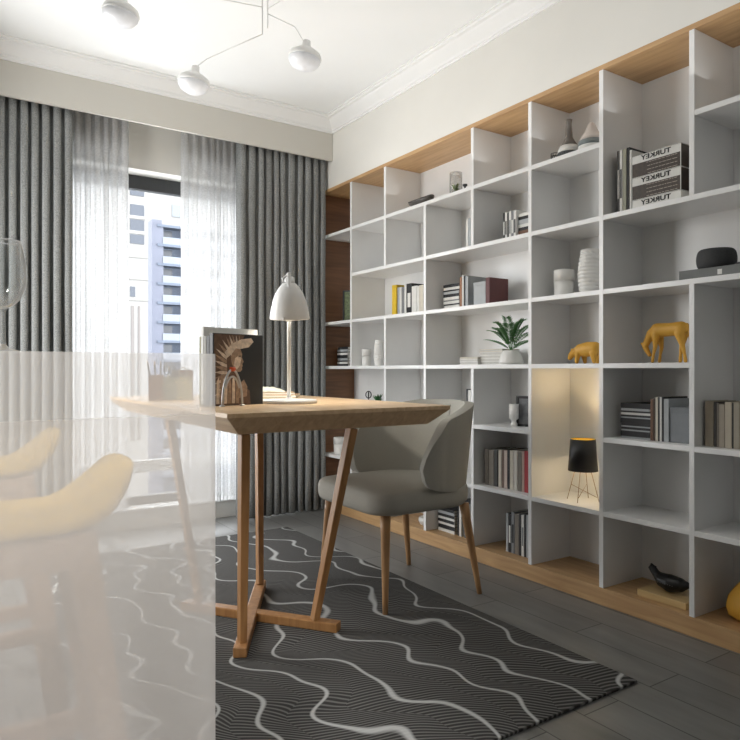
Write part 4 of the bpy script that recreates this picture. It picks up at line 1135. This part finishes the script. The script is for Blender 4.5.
# -- speaker on its slab
t = thing('grey_book', 'wide grey book lying under the round black speaker', 'book', (2.32, ray_y(712, 2.36) , top(3)))
yl = ray_y(679, 2.32) - ray_y(712, 2.36)
MB().box((0, -.20, 0), (.17, yl, .003)).box((0, -.20, .037), (.17, yl, .040)).box((0, -.20, .003), (.003, yl, .037)).build('cover', bmat((112, 114, 112)), t, bevel=.0005)
MB().box((.0032, -.199, .0032), (.166, yl - .001, .0368)).build('pages', M_paper, t)
MB().box((-.0006, ray_y(722, 2.32) - ray_y(712, 2.36), .012), (-.0001, ray_y(717.5, 2.32) - ray_y(712, 2.36), .030)).build('spine_label', bmat(WHT), t)
dsp = depth_at(716.5, 2.39) / F_PX; Rs = 18.5 * dsp; Hs = 20 * dsp
t = thing('smart_speaker', 'round black fabric speaker sitting on the wide grey book', 'speaker', (2.39, ray_y(716.5, 2.39), top(3) + .0404))
pf = [(0, 0), (Rs * .62, 0)] + [(Rs * (.70 + .30 * math.cos(a) ** .7), Hs * (.5 + .5 * math.sin(a))) for a in [math.radians(q) for q in range(-75, 76, 15)]] + [(Rs * .66, Hs), (0, Hs * 1.0)]
MB().lathe(pf, 48).build('body', fabric('speaker_cloth', (78, 79, 80), 900, .3, .2), t)
t = thing('black_tablet', 'slim black tablet lying on the grey book right of the speaker', 'tablet', (2.335, ray_y(716.5, 2.39) - .125, top(3) + .0404))
MB().box((0, -.06, 0), (.12, .03, .008)).build('body', M_black, t, bevel=.002)
# -- black magazines, books, grey box
pile(5, 2.315, 620, 650, 403.5, [(.6, LGR, 'pale grey'), (1.6, BLK, 'thick black'), (.4, LGR, 'thin pale grey'), (.7, BLK, 'black'), (.4, LGR, 'thin silver'), (.7, BLK, 'black'), (1.5, BLK, 'thick dark'), (.4, LGR, 'thin pale grey'), (.6, BLK, 'black'), (.7, WHT, 'white'), (.5, BLK, 'black'), (.7, LGR, 'pale grey'), (1.5, BLK, 'thick black')],
     'dark striped pile by the grey box', 'magazines in the black striped pile', depth=.16, seed=12, jit=.006)
book_row(5, 2.315, [(650.3, 653, 399, BRN, 'brown'), (653.2, 655.2, 398, (70, 54, 40), 'dark brown'), (655.4, 657.8, 397, CRM, 'cream'), (658, 659.4, 397, BLK, 'black'), (659.6, 661.6, 397, WHT, 'white'), (661.8, 663.4, 397, BLK, 'glossy black'), (663.8, 668.6, 399, LGR, 'pale grey')],
         'in the upright group left of the grey box', 'upright books left of the grey box', depth=.16)
t = obj_at('storage_box', 'grey storage box against the divider beside the black striped pile', 'box', 5, 679.5, 2.32)
hb = height_at(5, 679, 2.32, 407.5); wbx = (ray_y(670, 2.32) - ray_y(688.5, 2.32)) / 2
MB().box((0, -wbx, 0), (.14, wbx, hb - .022)).build('body', bmat((128, 132, 136)), t, bevel=.001)
MB().box((-.001, -wbx - .0005, hb - .0218), (.141, wbx + .0005, hb)).build('lid', bmat((120, 124, 128)), t, bevel=.001)
book_row(5, 2.31, [(705, 713.3, 401, BEI, 'beige thick'), (713.6, 716.2, 402, (54, 50, 46), 'dark brown'), (716.6, 718.8, 403, (120, 112, 102), 'taupe'), (719, 724.4, 404.5, (166, 156, 140), 'sand'), (724.8, 731.6, 402, (188, 178, 160), 'pale sand'), (732, 733, 403, BLK, 'black'), (733.4, 739.4, 402.5, (160, 152, 136), 'stone'), (739.8, 746, 403, BEI, 'warm beige')],
         'in the beige row at the right edge', 'beige books at the right edge of the photo', depth=.15)
# -- bird on its plank
t = obj_at('wooden_plank', 'pale wooden block lying on the plinth under the black bird', 'block', 7, 660, 2.35)
yq0 = ray_y(637, 2.30) - ray_y(660, 2.35); yq1 = ray_y(686, 2.30) - ray_y(660, 2.35)
MB().box((-.05, yq1, 0), (.10, yq0, .026)).build('block_body', wood('pale_block', (196, 164, 110), (216, 186, 132), axis=1), t, bevel=.002)
zp = top(7) + .0264
t = thing('bird_figurine', 'glossy black bird figurine sitting on the pale wooden block', 'figurine', (2.37, ray_y(670, 2.37), zp))
dq = depth_at(670, 2.37) / F_PX
blob('body', [(0, 0, .036), (0, .030, .040), (0, .056, .056), (0, .074, .076), (0, .088, .074), (0, -.040, .040), (0, -.084, .048), (0, .078, .090), (0, .060, .084)],
     [(0,1),(1,2),(2,3),(3,4),(0,5),(5,6),(3,7),(3,8)], [.034, .028, .016, .014, .005, .027, .008, .005, .004], mat('black_gloss', (14, 14, 15), .35), t)
m = MB()
for k in range(7): m.lathe([(0, -.0016), (.0016, 0), (0, .0016)], 8, (-.0335, -.03 + .01 * k, .036))
tmp_dots = m
m.build('dotted_pattern', mat('pale_dots', (150, 150, 146), .5), t)
# -- ochre gourd
t = obj_at('gourd_vase', 'ochre lobed gourd vase low at the right edge', 'vase', 7, 752, 2.40)
dg_ = depth_at(752, 2.40) / F_PX; Rg = 24 * dg_
MB().lathe([(0, 0), (Rg * .55, 0), (Rg * .9, .018), (Rg, .048), (Rg * .93, .078), (Rg * .66, .112), (Rg * .42, .135), (Rg * .36, .150), (Rg * .44, .165), (Rg * .38, .165), (Rg * .3, .145), (0, .14)], 48,
           fn=lambda a, z: 1 - .05 * abs(math.sin(4 * a)) ** .5).build('body', M_gold, t)
